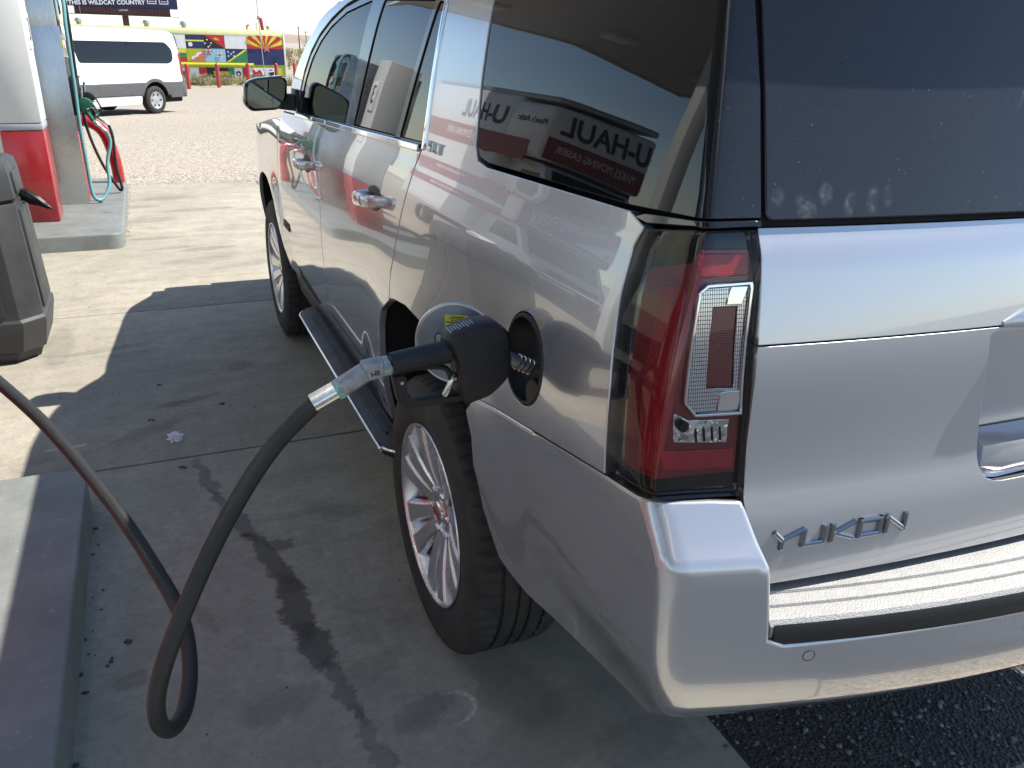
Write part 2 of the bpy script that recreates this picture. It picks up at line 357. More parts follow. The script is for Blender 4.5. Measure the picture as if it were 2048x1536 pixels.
def rnd(poly, r, n=5):
    """round the corners of a polygon; r is a number or a list per corner"""
    out = []; N = len(poly)
    for i in range(N):
        p = np.array(poly[i], float); a = np.array(poly[i-1], float); b = np.array(poly[(i+1) % N], float)
        rr = r[i] if hasattr(r, '__len__') else r
        da, db = np.linalg.norm(a-p), np.linalg.norm(b-p); k = min(rr, .45*da, .45*db)
        if k < 1e-5: out.append(tuple(p)); continue
        s = p+(a-p)/da*k; e = p+(b-p)/db*k
        for j in range(n+1):
            t = j/n; out.append(tuple((1-t)**2*s+2*t*(1-t)*p+t*t*e))
    return out
def area(P): P = np.asarray(P); x, y = P[:, 0], P[:, 1]; return .5*np.sum(x*np.roll(y, -1)-np.roll(x, -1)*y)
def densify(P, sp):
    out = []
    for a, b in zip(P, list(P[1:])+[P[0]]):
        a = np.array(a, float); b = np.array(b, float); k = max(1, int(math.ceil(np.linalg.norm(b-a)/sp)))
        out += [a+(b-a)*i/k for i in range(k)]
    return np.array(out)
def inset(P, g):
    P = np.asarray(P); t1 = P-np.roll(P, 1, 0); t2 = np.roll(P, -1, 0)-P
    t1 /= np.linalg.norm(t1, axis=1)[:, None]+1e-12; t2 /= np.linalg.norm(t2, axis=1)[:, None]+1e-12
    n1 = np.stack([-t1[:, 1], t1[:, 0]], 1); n2 = np.stack([-t2[:, 1], t2[:, 0]], 1)
    n = n1+n2; n /= np.linalg.norm(n, axis=1)[:, None]+1e-9
    c = np.clip((n*n1).sum(1), .45, 1)
    return P+n*(g/c)[:, None]
def inside(Q, P):
    x, y = Q[:, 0], Q[:, 1]; r = np.zeros(len(Q), bool); N = len(P)
    for i in range(N):
        x1, y1 = P[i]; x2, y2 = P[(i+1) % N]
        c = (y1 > y) != (y2 > y)
        with np.errstate(divide='ignore', invalid='ignore'): r ^= c & (x < (x2-x1)*(y-y1)/(y2-y1)+x1)
    return r
def normals_of(S, Q):
    h = 1e-3; e1 = np.array([h, 0]); e2 = np.array([0, h])
    a = S(Q+e1)-S(Q-e1); b = S(Q+e2)-S(Q-e2); n = np.cross(a, b); return n/(np.linalg.norm(n, axis=1)[:, None]+1e-12)
def panel(name, outline, S, mat, parent, holes=(), sp=.03, g=.0025, r=.0025, fl=.014, off=0., flip=False, mirror=False):
    """sheet-metal panel: 2-D outline laid on surface S(Q)->xyz, edges rolled back by a small radius"""
    O = np.array(outline, float)
    if area(O) < 0: O = O[::-1]
    O = inset(densify(O, sp*.7), g+r)
    rings = [O]
    for h in holes:
        h = np.array(h, float)
        if area(h) > 0: h = h[::-1]
        rings.append(inset(densify(h, sp*.7), g+r))
    lo, hi = O.min(0), O.max(0)
    gx, gy = np.meshgrid(np.arange(lo[0]+sp/2, hi[0], sp), np.arange(lo[1]+sp/2, hi[1], sp)); G = np.stack([gx.ravel(), gy.ravel()], 1)
    k = inside(G, O)
    for h in rings[1:]: k &= ~inside(G, h)
    G = G[k]; B = np.concatenate(rings)
    if len(G):
        keep = np.ones(len(G), bool)
        for i in range(0, len(G), 2000):
            d = ((G[i:i+2000, None]-B[None])**2).sum(2).min(1); keep[i:i+2000] = d > (.45*sp)**2
        G = G[keep]
    P = np.concatenate([B, G]); E = []; s = 0
    for rg in rings:
        n = len(rg); E += [(s+i, s+(i+1) % n) for i in range(n)]; s += n
    vv, ee, ff, _, _, _ = delaunay_2d_cdt([Vector(p) for p in P], E, [], 0, 1e-7)
    Q = np.array([(v.x, v.y) for v in vv]); T = np.array(ff)
    cen = Q[T].mean(1); k = inside(cen, O)
    for h in rings[1:]: k &= ~inside(cen, h)
    T = T[k]
    nsg = -1. if flip else 1.
    N = normals_of(S, Q)*nsg; X = S(Q)+N*off
    t3 = np.cross(X[T[:, 1]]-X[T[:, 0]], X[T[:, 2]]-X[T[:, 0]]); bad = (t3*N[T[:, 0]]).sum(1) < 0
    T[bad] = T[bad][:, ::-1]
    V = [X]; NN = [N]; F = [tuple(t) for t in T]; base = len(X)
    if fl:
        for rg in rings:
            n = len(rg); tg = np.roll(rg, -1, 0)-np.roll(rg, 1, 0); tg /= np.linalg.norm(tg, axis=1)[:, None]+1e-12
            eo = np.stack([tg[:, 1], -tg[:, 0]], 1); n0 = normals_of(S, rg)*nsg; p0 = S(rg)+n0*off
            e3 = S(rg+eo*1e-3)-S(rg-eo*1e-3); e3 -= n0*(e3*n0).sum(1)[:, None]; e3 /= np.linalg.norm(e3, axis=1)[:, None]+1e-12
            rows = [(p0, n0), (p0+e3*r*.7-n0*r*.3, (n0+e3)/1.414), (p0+e3*r-n0*r, e3), (p0+e3*r-n0*fl, e3)]
            for a, b in rows: V.append(a); NN.append(b)
            for j in range(3):
                for i in range(n):
                    i2 = (i+1) % n; q = (base+j*n+i, base+(j+1)*n+i, base+(j+1)*n+i2, base+j*n+i2)
                    F.append(q)
            base += 4*n
    V = np.concatenate(V); NN = np.concatenate(NN)
    # orient flange quads
    F2 = []
    for f in F:
        if len(f) == 4:
            a, b, c = V[f[0]], V[f[1]], V[f[2]]
            if np.dot(np.cross(b-a, c-a), NN[f[0]]+NN[f[1]]) < 0: f = f[::-1]
        F2.append(f)
    if mirror: V = V*np.array([-1, 1, 1]); NN = NN*np.array([-1, 1, 1]); F2 = [f[::-1] for f in F2]
    return mk(name, V, F2, mat, parent, normals=NN)

# ------------------------------------------------------------------ body surface of the SUV (metres; y = 0 at the rear axle)
def herm(xs, ys, x):
    xs = np.asarray(xs, float); ys = np.asarray(ys, float); x = np.clip(np.asarray(x, float), xs[0], xs[-1])
    h = np.diff(xs); d = np.diff(ys)/h
    m_ = np.empty_like(ys); m_[0] = d[0]; m_[-1] = d[-1]
    m_[1:-1] = np.where(d[:-1]*d[1:] > 0, 2*d[:-1]*d[1:]/(d[:-1]+d[1:]+1e-12), 0)
    i = np.clip(np.searchsorted(xs, x)-1, 0, len(xs)-2); t = (x-xs[i])/h[i]
    return ys[i]*(1+2*t)*(1-t)**2+h[i]*m_[i]*t*(1-t)**2+ys[i+1]*t*t*(3-2*t)+h[i]*m_[i+1]*t*t*(t-1)
PZ = [.30, .45, .55, .65, .80, .95, 1.08, 1.20, 1.28, 1.335, 1.385, 1.42, 1.60, 1.76, 1.82]
PX = [.88, .935, .962, .982, 1.000, 1.006, 1.003, .993, .979, .965, .951, .944, .912, .876, .845]
WB = 2.946
def sst(a, b, x):
    t = np.clip((x-a)/(b-a), 0, 1); return t*t*(3-2*t)
def W(y, z):
    y = np.asarray(y, float); z = np.asarray(z, float)
    w_ = herm(PZ, PX, z)+.010*sst(-.3, -1.2, y)-.02*sst(2.3, 3.2, y)-.11*sst(3.2, 4.0, y)**2
    for c in (0, WB):
        q = np.hypot(y-c, z-.42); w_ = w_+.016*(1-sst(.52, .80, q))*sst(1.2, .9, z)
    return w_
def YC(z): return herm([.3, .55, .93, 1.09, 1.29, 1.42, 1.45, 1.70, 1.85], [-1.10, -1.12, -1.13, -1.115, -1.10, -1.083, -1.075, -1.005, -.95], z)
def XC(z): return -W(YC(z), z)
def R(x, z):
    k = np.minimum(np.abs(x)/np.abs(XC(z)), 1.); return YC(z)-.085*(1-k**2.2)
def tg_off(x, z): return -.005*sst(1.09, 1.02, z)+.008*sst(1.395, 1.437, z)-.011*np.clip(1-(z-1.288)/.15, 0, 1)*np.where(z > 1.288, 1, sst(1.09, 1.288, z))
def sharp(u, z):
    y = YC(z)+np.maximum(u, 0); x = XC(z)-np.minimum(u, 0)
    s = u >= 0
    return np.stack([np.where(s, -W(y, z), x), np.where(s, y, R(x, z)), z], -1)
def wrapS(w_=.016):
    def S(Q):
        Q = np.asarray(Q); out = 0
        for k in np.linspace(-1, 1, 9): out = out+sharp(Q[:, 0]+k*w_, Q[:, 1])
        return out/9
    return S
BODY = wrapS(.016)
def sideS(Q): Q = np.asarray(Q); return np.stack([-W(Q[:, 0], Q[:, 1]), Q[:, 0], Q[:, 1]], -1)
def rearS(Q): Q = np.asarray(Q); return np.stack([Q[:, 0], R(Q[:, 0], Q[:, 1])+tg_off(Q[:, 0], Q[:, 1]), Q[:, 1]], -1)
def s2u(L): return [(y-float(YC(z)), z) for y, z in L]
def r2u(L): return [(float(XC(z))-x, z) for x, z in L]
# bumper has a corner of its own
def YB(z): return herm([.48, .56, .62, .68, .74, .80, .95, .990, 1.003, 1.02, 1.073, 1.09], [-.94, -1.03, -1.085, -1.135, -1.170, -1.180, -1.180, -1.177, -1.169, -1.153, -1.112, -1.10], z)
def WBp(y, z): return W(y, z)-.085*sst(.84, .50, z)*sst(-.5, -1.1, y)
def bump_sharp(u, z):
    yb = YB(z); xb = -WBp(yb, z)
    y = yb+np.maximum(u, 0); x = xb-np.minimum(u, 0)
    k = np.minimum(np.abs(x)/np.abs(xb), 1.)
    s = u >= 0
    return np.stack([np.where(s, -WBp(y, z), x), np.where(s, y, yb-.145*(1-k**2.2)*sst(.48, .72, z)**.3), z], -1)
def BUMP(Q):
    Q = np.asarray(Q); out = 0
    for k in np.linspace(-1, 1, 11): out = out+bump_sharp(Q[:, 0]+k*.026, Q[:, 1])
    return out/11
def bs(L): return [(y-float(YB(z)), z) for y, z in L]
def br_(L): return [(float(-WBp(YB(z), z))-x, z) for x, z in L]
# ------------------------------------------------------------------ SUV
suv = empty('silver_suv', (0, 0, 0), label='large silver SUV parked with its fuel flap open and a black pump nozzle in it', cat='car')
def both(name, outline, S, mat, holes=(), **kw):
    a = panel(name, outline, S, mat, suv, holes, flip=True, **kw)
    b = a.copy(); b.data = a.data.copy()          # far side: mirrored sheet
    me = b.data; n = len(me.vertices); co = np.empty(n*3); me.vertices.foreach_get('co', co); co = co.reshape(-1, 3); co[:, 0] *= -1
    me.vertices.foreach_set('co', co.ravel()); me.flip_normals(); me.update(); link(b, suv)
    return a
A = [(.45, .50), (.42, .62), (.39, .76), (.365, .86), (.335, .925), (.27, .965), (.18, .99), (.08, 1.003), (-.04, 1.0), (-.15, .985), (-.26, .96), (-.36, .918), (-.415, .85), (-.435, .78), (-.46, .69), (-.51, .605)]
def zb(y): return 1.402-.0316*(y-.12)
LAMP = [(0.1343, 1.4165), (0.1543, 1.3847), (0.157, 1.3214), (0.1483, 1.2653), (0.1372, 1.1933), (0.1307, 1.117), (0.1279, 1.0469), (0.0766, 1.0563), (0.0009, 1.0700), (-0.0682, 1.0677), (-0.1365, 1.0637), (-0.1429, 1.0768), (-0.134, 1.192), (-0.1196, 1.2939), (-0.1019, 1.3582), (-0.0818, 1.4202), (-0.0764, 1.4389), (0.0173, 1.4372)]
lampL = [(u+float(YC(z)), z) for u, z in LAMP[:7]]
QG = [(-.190, 1.745), (-.209, 1.59), (-.238, 1.45), (-.262, 1.424), (-.32, 1.417), (-.60, 1.424), (-.935, 1.432)]
FIL = (-.660, 1.118); RF = .084
# quarter panel: C-pillar, strip over the glass, haunch round the arch
qp = [(.24, .978), (.25, 1.05), (.19, 1.211), (.148, 1.36), (.118, 1.415), (.112, 1.60), (.118, 1.765), (.118, 1.815), (-.60, 1.815), (-.90, 1.805), (-.915, 1.758)]
qp += [(-.19, 1.752)]+QG[1:6]+[(-.90, 1.432)]+lampL+[(-.985, 1.046), (-.756, 1.006), (-.423, .945), (-.36, .918)]
qp += A[7:11][::-1]+[(.18, .99)]
circ = [(FIL[0]+RF*math.cos(t), FIL[1]+RF*math.sin(t)) for t in np.linspace(0, 2*math.pi, 44, endpoint=False)]
def sideB(Q): Q = np.asarray(Q); return BODY(np.stack([Q[:, 0]-YC(Q[:, 1]), Q[:, 1]], -1))
both('quarter_panel', qp, sideB, 'silver_paint', [circ], sp=.026, fl=.02)
both('rear_door', [(.24, .972)]+[(.33, .918)]+A[3:4]+[(.385, .76), (.415, .62), (.435, .50), (1.43, .515), (1.37, .60), (1.30, .80), (1.287, 1.08), (1.325, 1.28), (1.30, zb(1.3)), (.70, zb(.7)), (.13, zb(.13)), (.148, 1.36), (.19, 1.211), (.25, 1.05)], sideS, 'silver_paint', sp=.03, fl=.02)
both('front_door', [(1.43, .515), (2.37, .535), (2.425, .70), (2.42, 1.017), (2.37, 1.289), (2.31, zb(2.3)), (1.30, zb(1.3)), (1.325, 1.28), (1.287, 1.08), (1.30, .80), (1.37, .60)], sideS, 'silver_paint', sp=.032, fl=.02)
FA = [(WB+a, b) for a, b in [(-.47, .52), (-.45, .65), (-.41, .77), (-.35, .86), (-.25, .915), (-.12, .943), (0, .948), (.13, .943), (.25, .915), (.35, .86), (.41, .77), (.45, .62), (.46, .50)]]
both('front_fender', [(2.37, .535)]+FA+[(3.60, .50), (3.95, .52), (3.97, .8), (3.93, 1.05), (3.6, 1.16), (3.0, 1.235), (2.55, 1.285), (2.37, 1.289), (2.42, 1.017), (2.425, .70)], sideS, 'silver_paint', sp=.035, fl=.02)
# window opening
DLO = [(.118, 1.412), (.118, 1.757), (.5, 1.787), (.99, 1.797), (1.25, 1.768), (1.46, 1.722), (1.64, 1.668), (1.78, 1.60), (1.88, 1.52), (1.945, 1.43), (1.965, zb(1.965)+.006)]
rail = [(.118, 1.765), (.5, 1.795), (.99, 1.805), (1.25, 1.776), (1.46, 1.73), (1.64, 1.676), (1.785, 1.61), (1.89, 1.53), (1.957, 1.435), (1.975, zb(1.97)), (2.31, zb(2.31)), (2.22, 1.43), (2.08, 1.55), (1.9, 1.65), (1.7, 1.725), (1.45, 1.785), (1.15, 1.814), (.6, 1.82), (.118, 1.818)]
both('roof_side_rail', rail, sideS, 'silver_paint', sp=.03)
def bp1(z): return 1.012-.357*(z-1.391)
def bp2(z): return .892-.445*(z-1.391)
def dv(z): return .385-.50*(z-1.41)
fwin = [(bp1(1.385), 1.385), (bp1(1.775), 1.775), (1.22, 1.747), (1.45, 1.700), (1.62, 1.645), (1.75, 1.58), (1.845, 1.50), (1.895, 1.43), (1.905, zb(1.9)+.018)]
rwin = [(dv(1.405)+.0, 1.409), (dv(1.75), 1.752), (bp2(1.772), 1.772), (bp2(1.395), 1.395)]
swin = [(.14, 1.417), (.14, 1.742), (dv(1.75)-.035, 1.748), (dv(1.41)-.045, 1.411)]
FW, RW, SW = rnd(fwin, .02), rnd(rwin, .012), rnd(swin, .012)
both('window_surround', DLO, sideS, 'gloss_black', [FW, RW, SW], sp=.035, off=-.002, fl=.02)
both('front_window', FW, sideS, 'clear_glass', sp=.04, g=.001, r=.001, fl=.006, off=-.006)
both('rear_door_window', RW, sideS, 'privacy_glass', sp=.04, g=.001, r=.001, fl=.006, off=-.006)
both('fixed_rear_pane', SW, sideS, 'privacy_glass', sp=.04, g=.001, r=.001, fl=.006, off=-.006)
# chrome belt strips (one on each door) and the upright strip at the end of the windows
for y0, y1 in ((.145, 1.296), (1.304, 1.97)):
    both('belt_moulding', [(y0, zb(y0)-.012), (y1, zb(y1)-.012), (y1, zb(y1)+.012), (y0, zb(y0)+.012)], sideS, 'chrome', sp=.04, off=.006, r=.004, fl=.012)
both('window_end_strip', [(.099, 1.400), (.121, 1.395), (.126, 1.60), (.126, 1.755), (.106, 1.757), (.104, 1.60)], sideB, 'chrome', sp=.03, off=.005, r=.003, fl=.012)
# quarter window and the black pillar behind it
cor = [(-.91, 1.434)]
qw = s2u([(-.196, 1.742), (-.215, 1.59), (-.244, 1.45), (-.268, 1.430), (-.32, 1.423), (-.60, 1.430), (-.90, 1.437)])+[(.0, 1.449), (.0, 1.60), (.0, 1.752)]
panel('quarter_window', qw, BODY, 'privacy_glass', suv, sp=.035, g=.0005, r=.001, fl=.012, off=-.001, flip=True)
pt = [(.0, 1.449)]+r2u([(-.868, 1.449), (-.860, 1.60), (-.853, 1.765)])+[(.0, 1.757), (.0, 1.60)]
panel('pillar_trim', pt, BODY, 'dusty_black', suv, sp=.025, g=.0008, r=.0012, fl=.02, flip=True)
pt2 = [(.17, 1.424), (.134, 1.4205), (.0173, 1.4375)]+r2u([(-.868, 1.4395), (-.868, 1.4475)])+[(.0, 1.447), (.14, 1.433)]
panel('pillar_foot_trim', pt2, BODY, 'gloss_black', suv, sp=.02, g=.0, r=.0015, fl=.02, flip=True)
mq = bpy.data.objects['quarter_window']; 
def mirror_copy(o, name=None):
    b = o.copy(); b.data = o.data.copy(); me = b.data
    for v in me.vertices: v.co.x *= -1
    me.flip_normals(); link(b, o.parent); return b
for nm in ('quarter_window', 'pillar_trim', 'pillar_foot_trim'): mirror_copy(bpy.data.objects[nm])
# tail lamp: housing, red and clear reflectors, clear cover
def lamp():
    L = LAMP
    root = panel('tail_lamp', L, BODY, 'gloss_black', suv, sp=.02, g=.002, r=.002, fl=.02, off=-.016, flip=True)
    root['label'] = 'red and smoked tail lamp wrapping the rear corner'
    def el(name, poly, mat, off, r_=.0015, sp=.012, rr=0): panel(name, rnd(poly, rr) if rr else poly, BODY, mat, root, sp=sp, g=0., r=r_, fl=.006, off=off, flip=True)
    el('red_backing', [(.122, 1.366), (.030, 1.392), (.018, 1.414), (-.074, 1.412), (-.092, 1.372), (-.100, 1.33), (-.118, 1.225), (-.126, 1.150), (-.130, 1.098), (.0, 1.098), (.060, 1.086), (.098, 1.080), (.110, 1.20), (.122, 1.30)], 'lens_red_dark', -.0138)
    el('side_reflector', [(.080, 1.350), (.030, 1.360), (.020, 1.30), (.016, 1.2259), (.010, 1.105), (.060, 1.097), (.074, 1.2007)], 'lens_red', -.013)
    el('red_field', [(.016, 1.386), (-.012, 1.384), (-.012, 1.345), (-.022, 1.21), (-.018, 1.145), (-.004, 1.112), (.003, 1.10), (.010, 1.2259), (.013, 1.30)], 'lens_red', -.0125)
    el('upper_reflector', [(.020, 1.408), (-.0746, 1.406), (-.081, 1.378), (-.020, 1.376), (.016, 1.388)], 'lens_red_bright', -.012)
    el('lower_reflector', [(-.004, 1.141), (-.121, 1.136), (-.1245, 1.106), (-.023, 1.112)], 'lens_red_bright', -.011)
    co = [(-.0138, 1.3591), (-.0234, 1.3689), (-.087, 1.371), (-.0905, 1.3639), (-.1225, 1.1860), (-.0513, 1.188), (-.0317, 1.2088)]
    ci = [(-.0195, 1.3565), (-.0265, 1.3630), (-.0820, 1.3650), (-.0850, 1.3600), (-.1165, 1.1920), (-.0530, 1.1935), (-.0372, 1.2105)]
    panel('chrome_frame', co, BODY, 'chrome', root, [ci], sp=.008, g=0., r=.0018, fl=.008, off=-.005, flip=True)
    cred = [(-.0425, 1.338), (-.0765, 1.338), (-.1015, 1.2255), (-.0620, 1.2285)]
    panel('light_guide', ci, BODY, 'lens_clear', root, [cred], sp=.01, g=0., r=.001, fl=.006, off=-.010, flip=True)
    el('brake_reflector', cred, 'lens_red_dark', -.012)
    for k, (a, b) in enumerate((((-.058, 1.365), (-.0815, 1.340)), ((-.083, 1.2225), (-.1145, 1.194)))):
        el('mirror_facet', [(a[0], a[1]), (b[0]-.002, a[1]), (b[0], b[1]), (a[0]+.0, b[1])], 'chrome', -.0075)
    el('reverse_reflector', [(-.0225, 1.1955), (-.0455, 1.1830), (-.1070, 1.1800), (-.1095, 1.1440), (-.0285, 1.1510)], 'lens_reverse', -.012)
    tube('reverse_bulb', [BODY(np.array([[-.038, 1.176]]))[0]+(0, .010, 0), BODY(np.array([[-.038, 1.176]]))[0]+(0, .004, 0)], .008, 'dark_metal', root, 10)
    for k in range(4): el('reflector_rib', [(-.056-.012*k, 1.172), (-.059-.012*k, 1.172), (-.064-.012*k, 1.149), (-.061-.012*k, 1.149)], 'gloss_black', -.0095)
    panel('lamp_cover', L, BODY, 'lamp_cover', root, sp=.018, g=.0025, r=.003, fl=.014, off=.001, flip=True)
    # fold line of the cover along the corner
    return root
lampo = lamp()
# far lamp
b = lampo.copy(); b.data = lampo.data.copy()
for v in b.data.vertices: v.co.x *= -1
b.data.flip_normals(); link(b, suv); b['label'] = 'tail lamp on the far rear corner'
# tailgate
tgL = [(-.870, 1.437), (-.874, 1.36), (-.879, 1.285), (-.877, 1.15), (-.874, 1.056), (-.858, .985), (-.830, .918)]
rec = rnd([(-.495, 1.280), (.495, 1.280), (.455, 1.030), (-.455, 1.030)], [.01, .01, .05, .05])
tU = tgL[:2]+[(-.879, 1.2890)]; tL = [(-.879, 1.2875)]+tgL[3:]
tailg = panel('tailgate', tL+[(-x, z) for x, z in tL[::-1]], rearS, 'silver_paint', suv, [rec], sp=.026, g=.0004, r=.0012, fl=.03)
panel('tailgate_upper_skin', tU+[(-x, z) for x, z in tU[::-1]], rearS, 'silver_paint', suv, sp=.02, g=.0004, r=.0012, fl=.03)
# number-plate recess: sloping walls down to a set-back floor
ri = rnd([(-.465, 1.272), (.465, 1.272), (.425, 1.062), (-.425, 1.062)], [.01, .01, .03, .03])
oa = densify(rec, .03); 
def recS(Q): Q = np.asarray(Q); p = rearS(Q); p[:, 1] += .050; return p
V = []; F = []; n = len(rec)
for a, b_ in zip(rec, ri):
    p = rearS(np.array([a]))[0]; q = recS(np.array([b_]))[0]; V += [p+(0, .012, 0), p*.5+q*.5+(0, .004, 0), q]
for i in range(n):
    j = (i+1) % n
    for k in range(2): F.append((i*3+k, i*3+k+1, j*3+k+1, j*3+k))
mk('plate_recess_wall', V, F, 'silver_paint', suv, smooth=True)
panel('plate_recess_floor', ri, recS, 'silver_paint', suv, sp=.03, g=-.002, r=.001, fl=0)
def tgp(x, z, d): return tuple(rearS(np.array([[x, z]]))[0]+np.array((0, -d, 0)))
def loft(name, rows, mat, parent, angle=50, closed_ends=True):
    n = len(rows[0]); V = [p for r_ in rows for p in r_]; F = []
    for i in range(len(rows)-1):
        for k in range(n): F.append((i*n+k, i*n+(k+1) % n, (i+1)*n+(k+1) % n, (i+1)*n+k))
    if closed_ends: F += [tuple(range(n))[::-1], tuple(range((len(rows)-1)*n, len(rows)*n))]
    bm = bmesh.new(); vv = [bm.verts.new(v) for v in V]
    for f in F:
        try: bm.faces.new([vv[i] for i in f])
        except ValueError: pass
    return from_bm(name, bm, mat, parent, angle=angle)
# raised garnish over the recess and the pull bar at its foot
rows = []
for i, x in enumerate(np.linspace(-.475, .475, 25)):
    k = min(1, (.475-abs(x))/.10); k = k*k*(3-2*k)
    h = 1.287+.012+.052*k; d = .003+.024*k
    rows.append([tgp(x, 1.2865, -.010), tgp(x, 1.2865, d*.8), tgp(x, 1.292, d), tgp(x, 1.287+(h-1.287)*.6, d*.92), tgp(x, h-.004, d*.45), tgp(x, h, -.004)])
loft('plate_garnish', rows, 'silver_paint', suv)
rows = []
for i, x in enumerate(np.linspace(-.440, .440, 25)):
    k = min(1, (.440-abs(x))/.018); k = math.sqrt(max(0, k*(2-k)))
    rows.append([tgp(x, 1.062, -.048), tgp(x, 1.098, -.046), tgp(x, 1.092, -.020), tgp(x, 1.088-.004*(1-k), .004*k-.01), tgp(x, 1.058, .010*k-.012), tgp(x, 1.046+.006*(1-k), .006*k-.012), tgp(x, 1.040+.01*(1-k), -.012), tgp(x, 1.040, -.04)])
loft('tailgate_pull', rows, 'silver_paint', suv)
tgg = rnd([(-.863, 1.4465), (.863, 1.4465), (.848, 1.778), (-.848, 1.778)], .012)
def glassS(Q): Q = np.asarray(Q); return np.stack([Q[:, 0], R(Q[:, 0], Q[:, 1]), Q[:, 1]], -1)
panel('tailgate_glass', tgg, glassS, 'dusty_glass', suv, sp=.04, g=0, r=.0025, fl=.015, off=.001)
panel('glass_gasket', [(-.867, 1.440), (.867, 1.440), (.851, 1.79), (-.851, 1.79)], glassS, 'void_black', suv, sp=.06, g=0, r=.001, fl=.01, off=-.008)
# spoiler over the glass
rows = []
for x in np.linspace(-.875, .875, 21):
    yb = float(R(x, 1.78)); k = 1-.25*abs(x/.875)**3
    rows.append([(x, yb+.10, 1.83), (x, yb-.03*k, 1.824), (x, yb-.070*k, 1.812), (x, yb-.075*k, 1.797), (x, yb-.055*k, 1.785), (x, yb+.02, 1.775)])
loft('roof_spoiler', rows, 'silver_paint', suv)
# badges
def badge(s, size, p, x, y, mat='chrome', ext=.0025, **kw): return text('badge', s, size, frame(p, x, y), mat, suv, ext=ext, **kw)
STR = {'Y': [[(0, 1), (.30, .48), (.30, 0)], [(1., 1), (.30, .48)]], 'U': [[(0, 1), (0, 0), (.75, 0), (.75, 1)]], 'K': [[(0, 0), (0, 1)], [(.78, 1), (.1, .46), (.78, 0)]],
       'O': [[(0, 0), (0, 1), (.8, 1), (.8, 0), (0, 0)]], 'N': [[(0, 0), (0, 1), (.75, 0), (.75, 1)]], 'S': [[(.7, 1), (0, 1), (0, .5), (.7, .5), (.7, 0), (0, 0)]], 'L': [[(0, 1), (0, 0), (.65, 0)]], 'T': [[(0, 1), (.8, 1)], [(.4, 1), (.4, 0)]]}
def strokes(name, word, h, pitch, fn, wd, parent, mat='badge_chrome', xs=1.15):
    """chrome letters built of bevelled strokes; fn(a,b,d)->xyz"""
    bm = bmesh.new(); x0 = 0.
    for ch in word:
        for st in STR[ch]:
            for (a, b_) in zip(st[:-1], st[1:]):
                a = np.array(a)*(h*xs, h)+(x0, 0); b2 = np.array(b_)*(h*xs, h)+(x0, 0)
                t = (b2-a)/np.linalg.norm(b2-a); nn = np.array((-t[1], t[0]))*wd/2; a = a-t*wd/2; b2 = b2+t*wd/2
                lo = [a-nn, b2-nn, b2+nn, a+nn]; mid = [a-nn*.35+t*wd*.3, b2-nn*.35-t*wd*.3, b2+nn*.35-t*wd*.3, a+nn*.35+t*wd*.3]
                v0 = [bm.verts.new(fn(p[0], p[1], -.002)) for p in lo]; v1 = [bm.verts.new(fn(p[0], p[1], .0045)) for p in lo]; v2 = [bm.verts.new(fn(p[0], p[1], .0065)) for p in mid]
                for i in range(4):
                    j = (i+1) % 4; bm.faces.new((v0[i], v0[j], v1[j], v1[i])); bm.faces.new((v1[i], v1[j], v2[j], v2[i]))
                bm.faces.new(v2)
        x0 += pitch
    return from_bm(name, bm, mat, parent)
strokes('badge', 'YUKON', .0235, .0485, lambda a, b_, d: tgp(-.826+a+b_*.10, .981+b_, d*.8), .0072, suv, xs=1.9)
def sdp(y, z, d): p = sideS(np.array([[y, z]]))[0]; return (p[0]-d, p[1], p[2]+.15*d)
strokes('badge', 'SLT', .021, .036, lambda a, b_, d: sdp(.066-a, 1.405+b_, d), .0048, suv, xs=1.35)
text('badge', 'YUKON', .055, frame((-float(W(2.27, .79))-.002, 2.27, .79), (0, -1, 0), (0, 0, 1)), 'dark_metal', suv, ext=.002, bold=.002)
# ---- bumper
bl = [(u, z) for u, z in s2u([(-.423, .937), (-.756, .998)])]
bo = bs([(-.425, .780), (-.415, .85), (-.38, .900), (-.425, .949), (-.756, 1.010), (-.985, 1.0515)])
bo += [(.055, 1.064), (.0, 1.076)]+br_([(-.93, 1.075), (-.882, 1.072), (-.876, 1.02), (-.872, .995), (-.860, .90), (-.857, .872), (-.835, .862), (.835, .862), (.857, .872), (.86, .90), (.872, .995), (.882, 1.056), (.98, 1.05), (.99, .60), (.90, .545), (.5, .525), (-.5, .525), (-.85, .545)])
bo += bs([(-1.02, .545), (-.85, .548), (-.63, .560), (-.52, .590), (-.46, .69)])
panel('rear_bumper', bo, BUMP, 'silver_paint', suv, sp=.022, g=.001, r=.009, fl=.03, flip=True)
be = bs([(-.425, .780), (-.415, .85), (-.38, .900), (-.425, .942), (-.756, 1.003), (-.985, 1.0445)])+[(.055, 1.058), (-.01, 1.06), (-.01, .56)]+bs([(-1.0, .545), (-.85, .548), (-.63, .560), (-.52, .590), (-.46, .69)])
panel('bumper_end', be, BUMP, 'silver_paint', suv, sp=.05, flip=True, mirror=True)
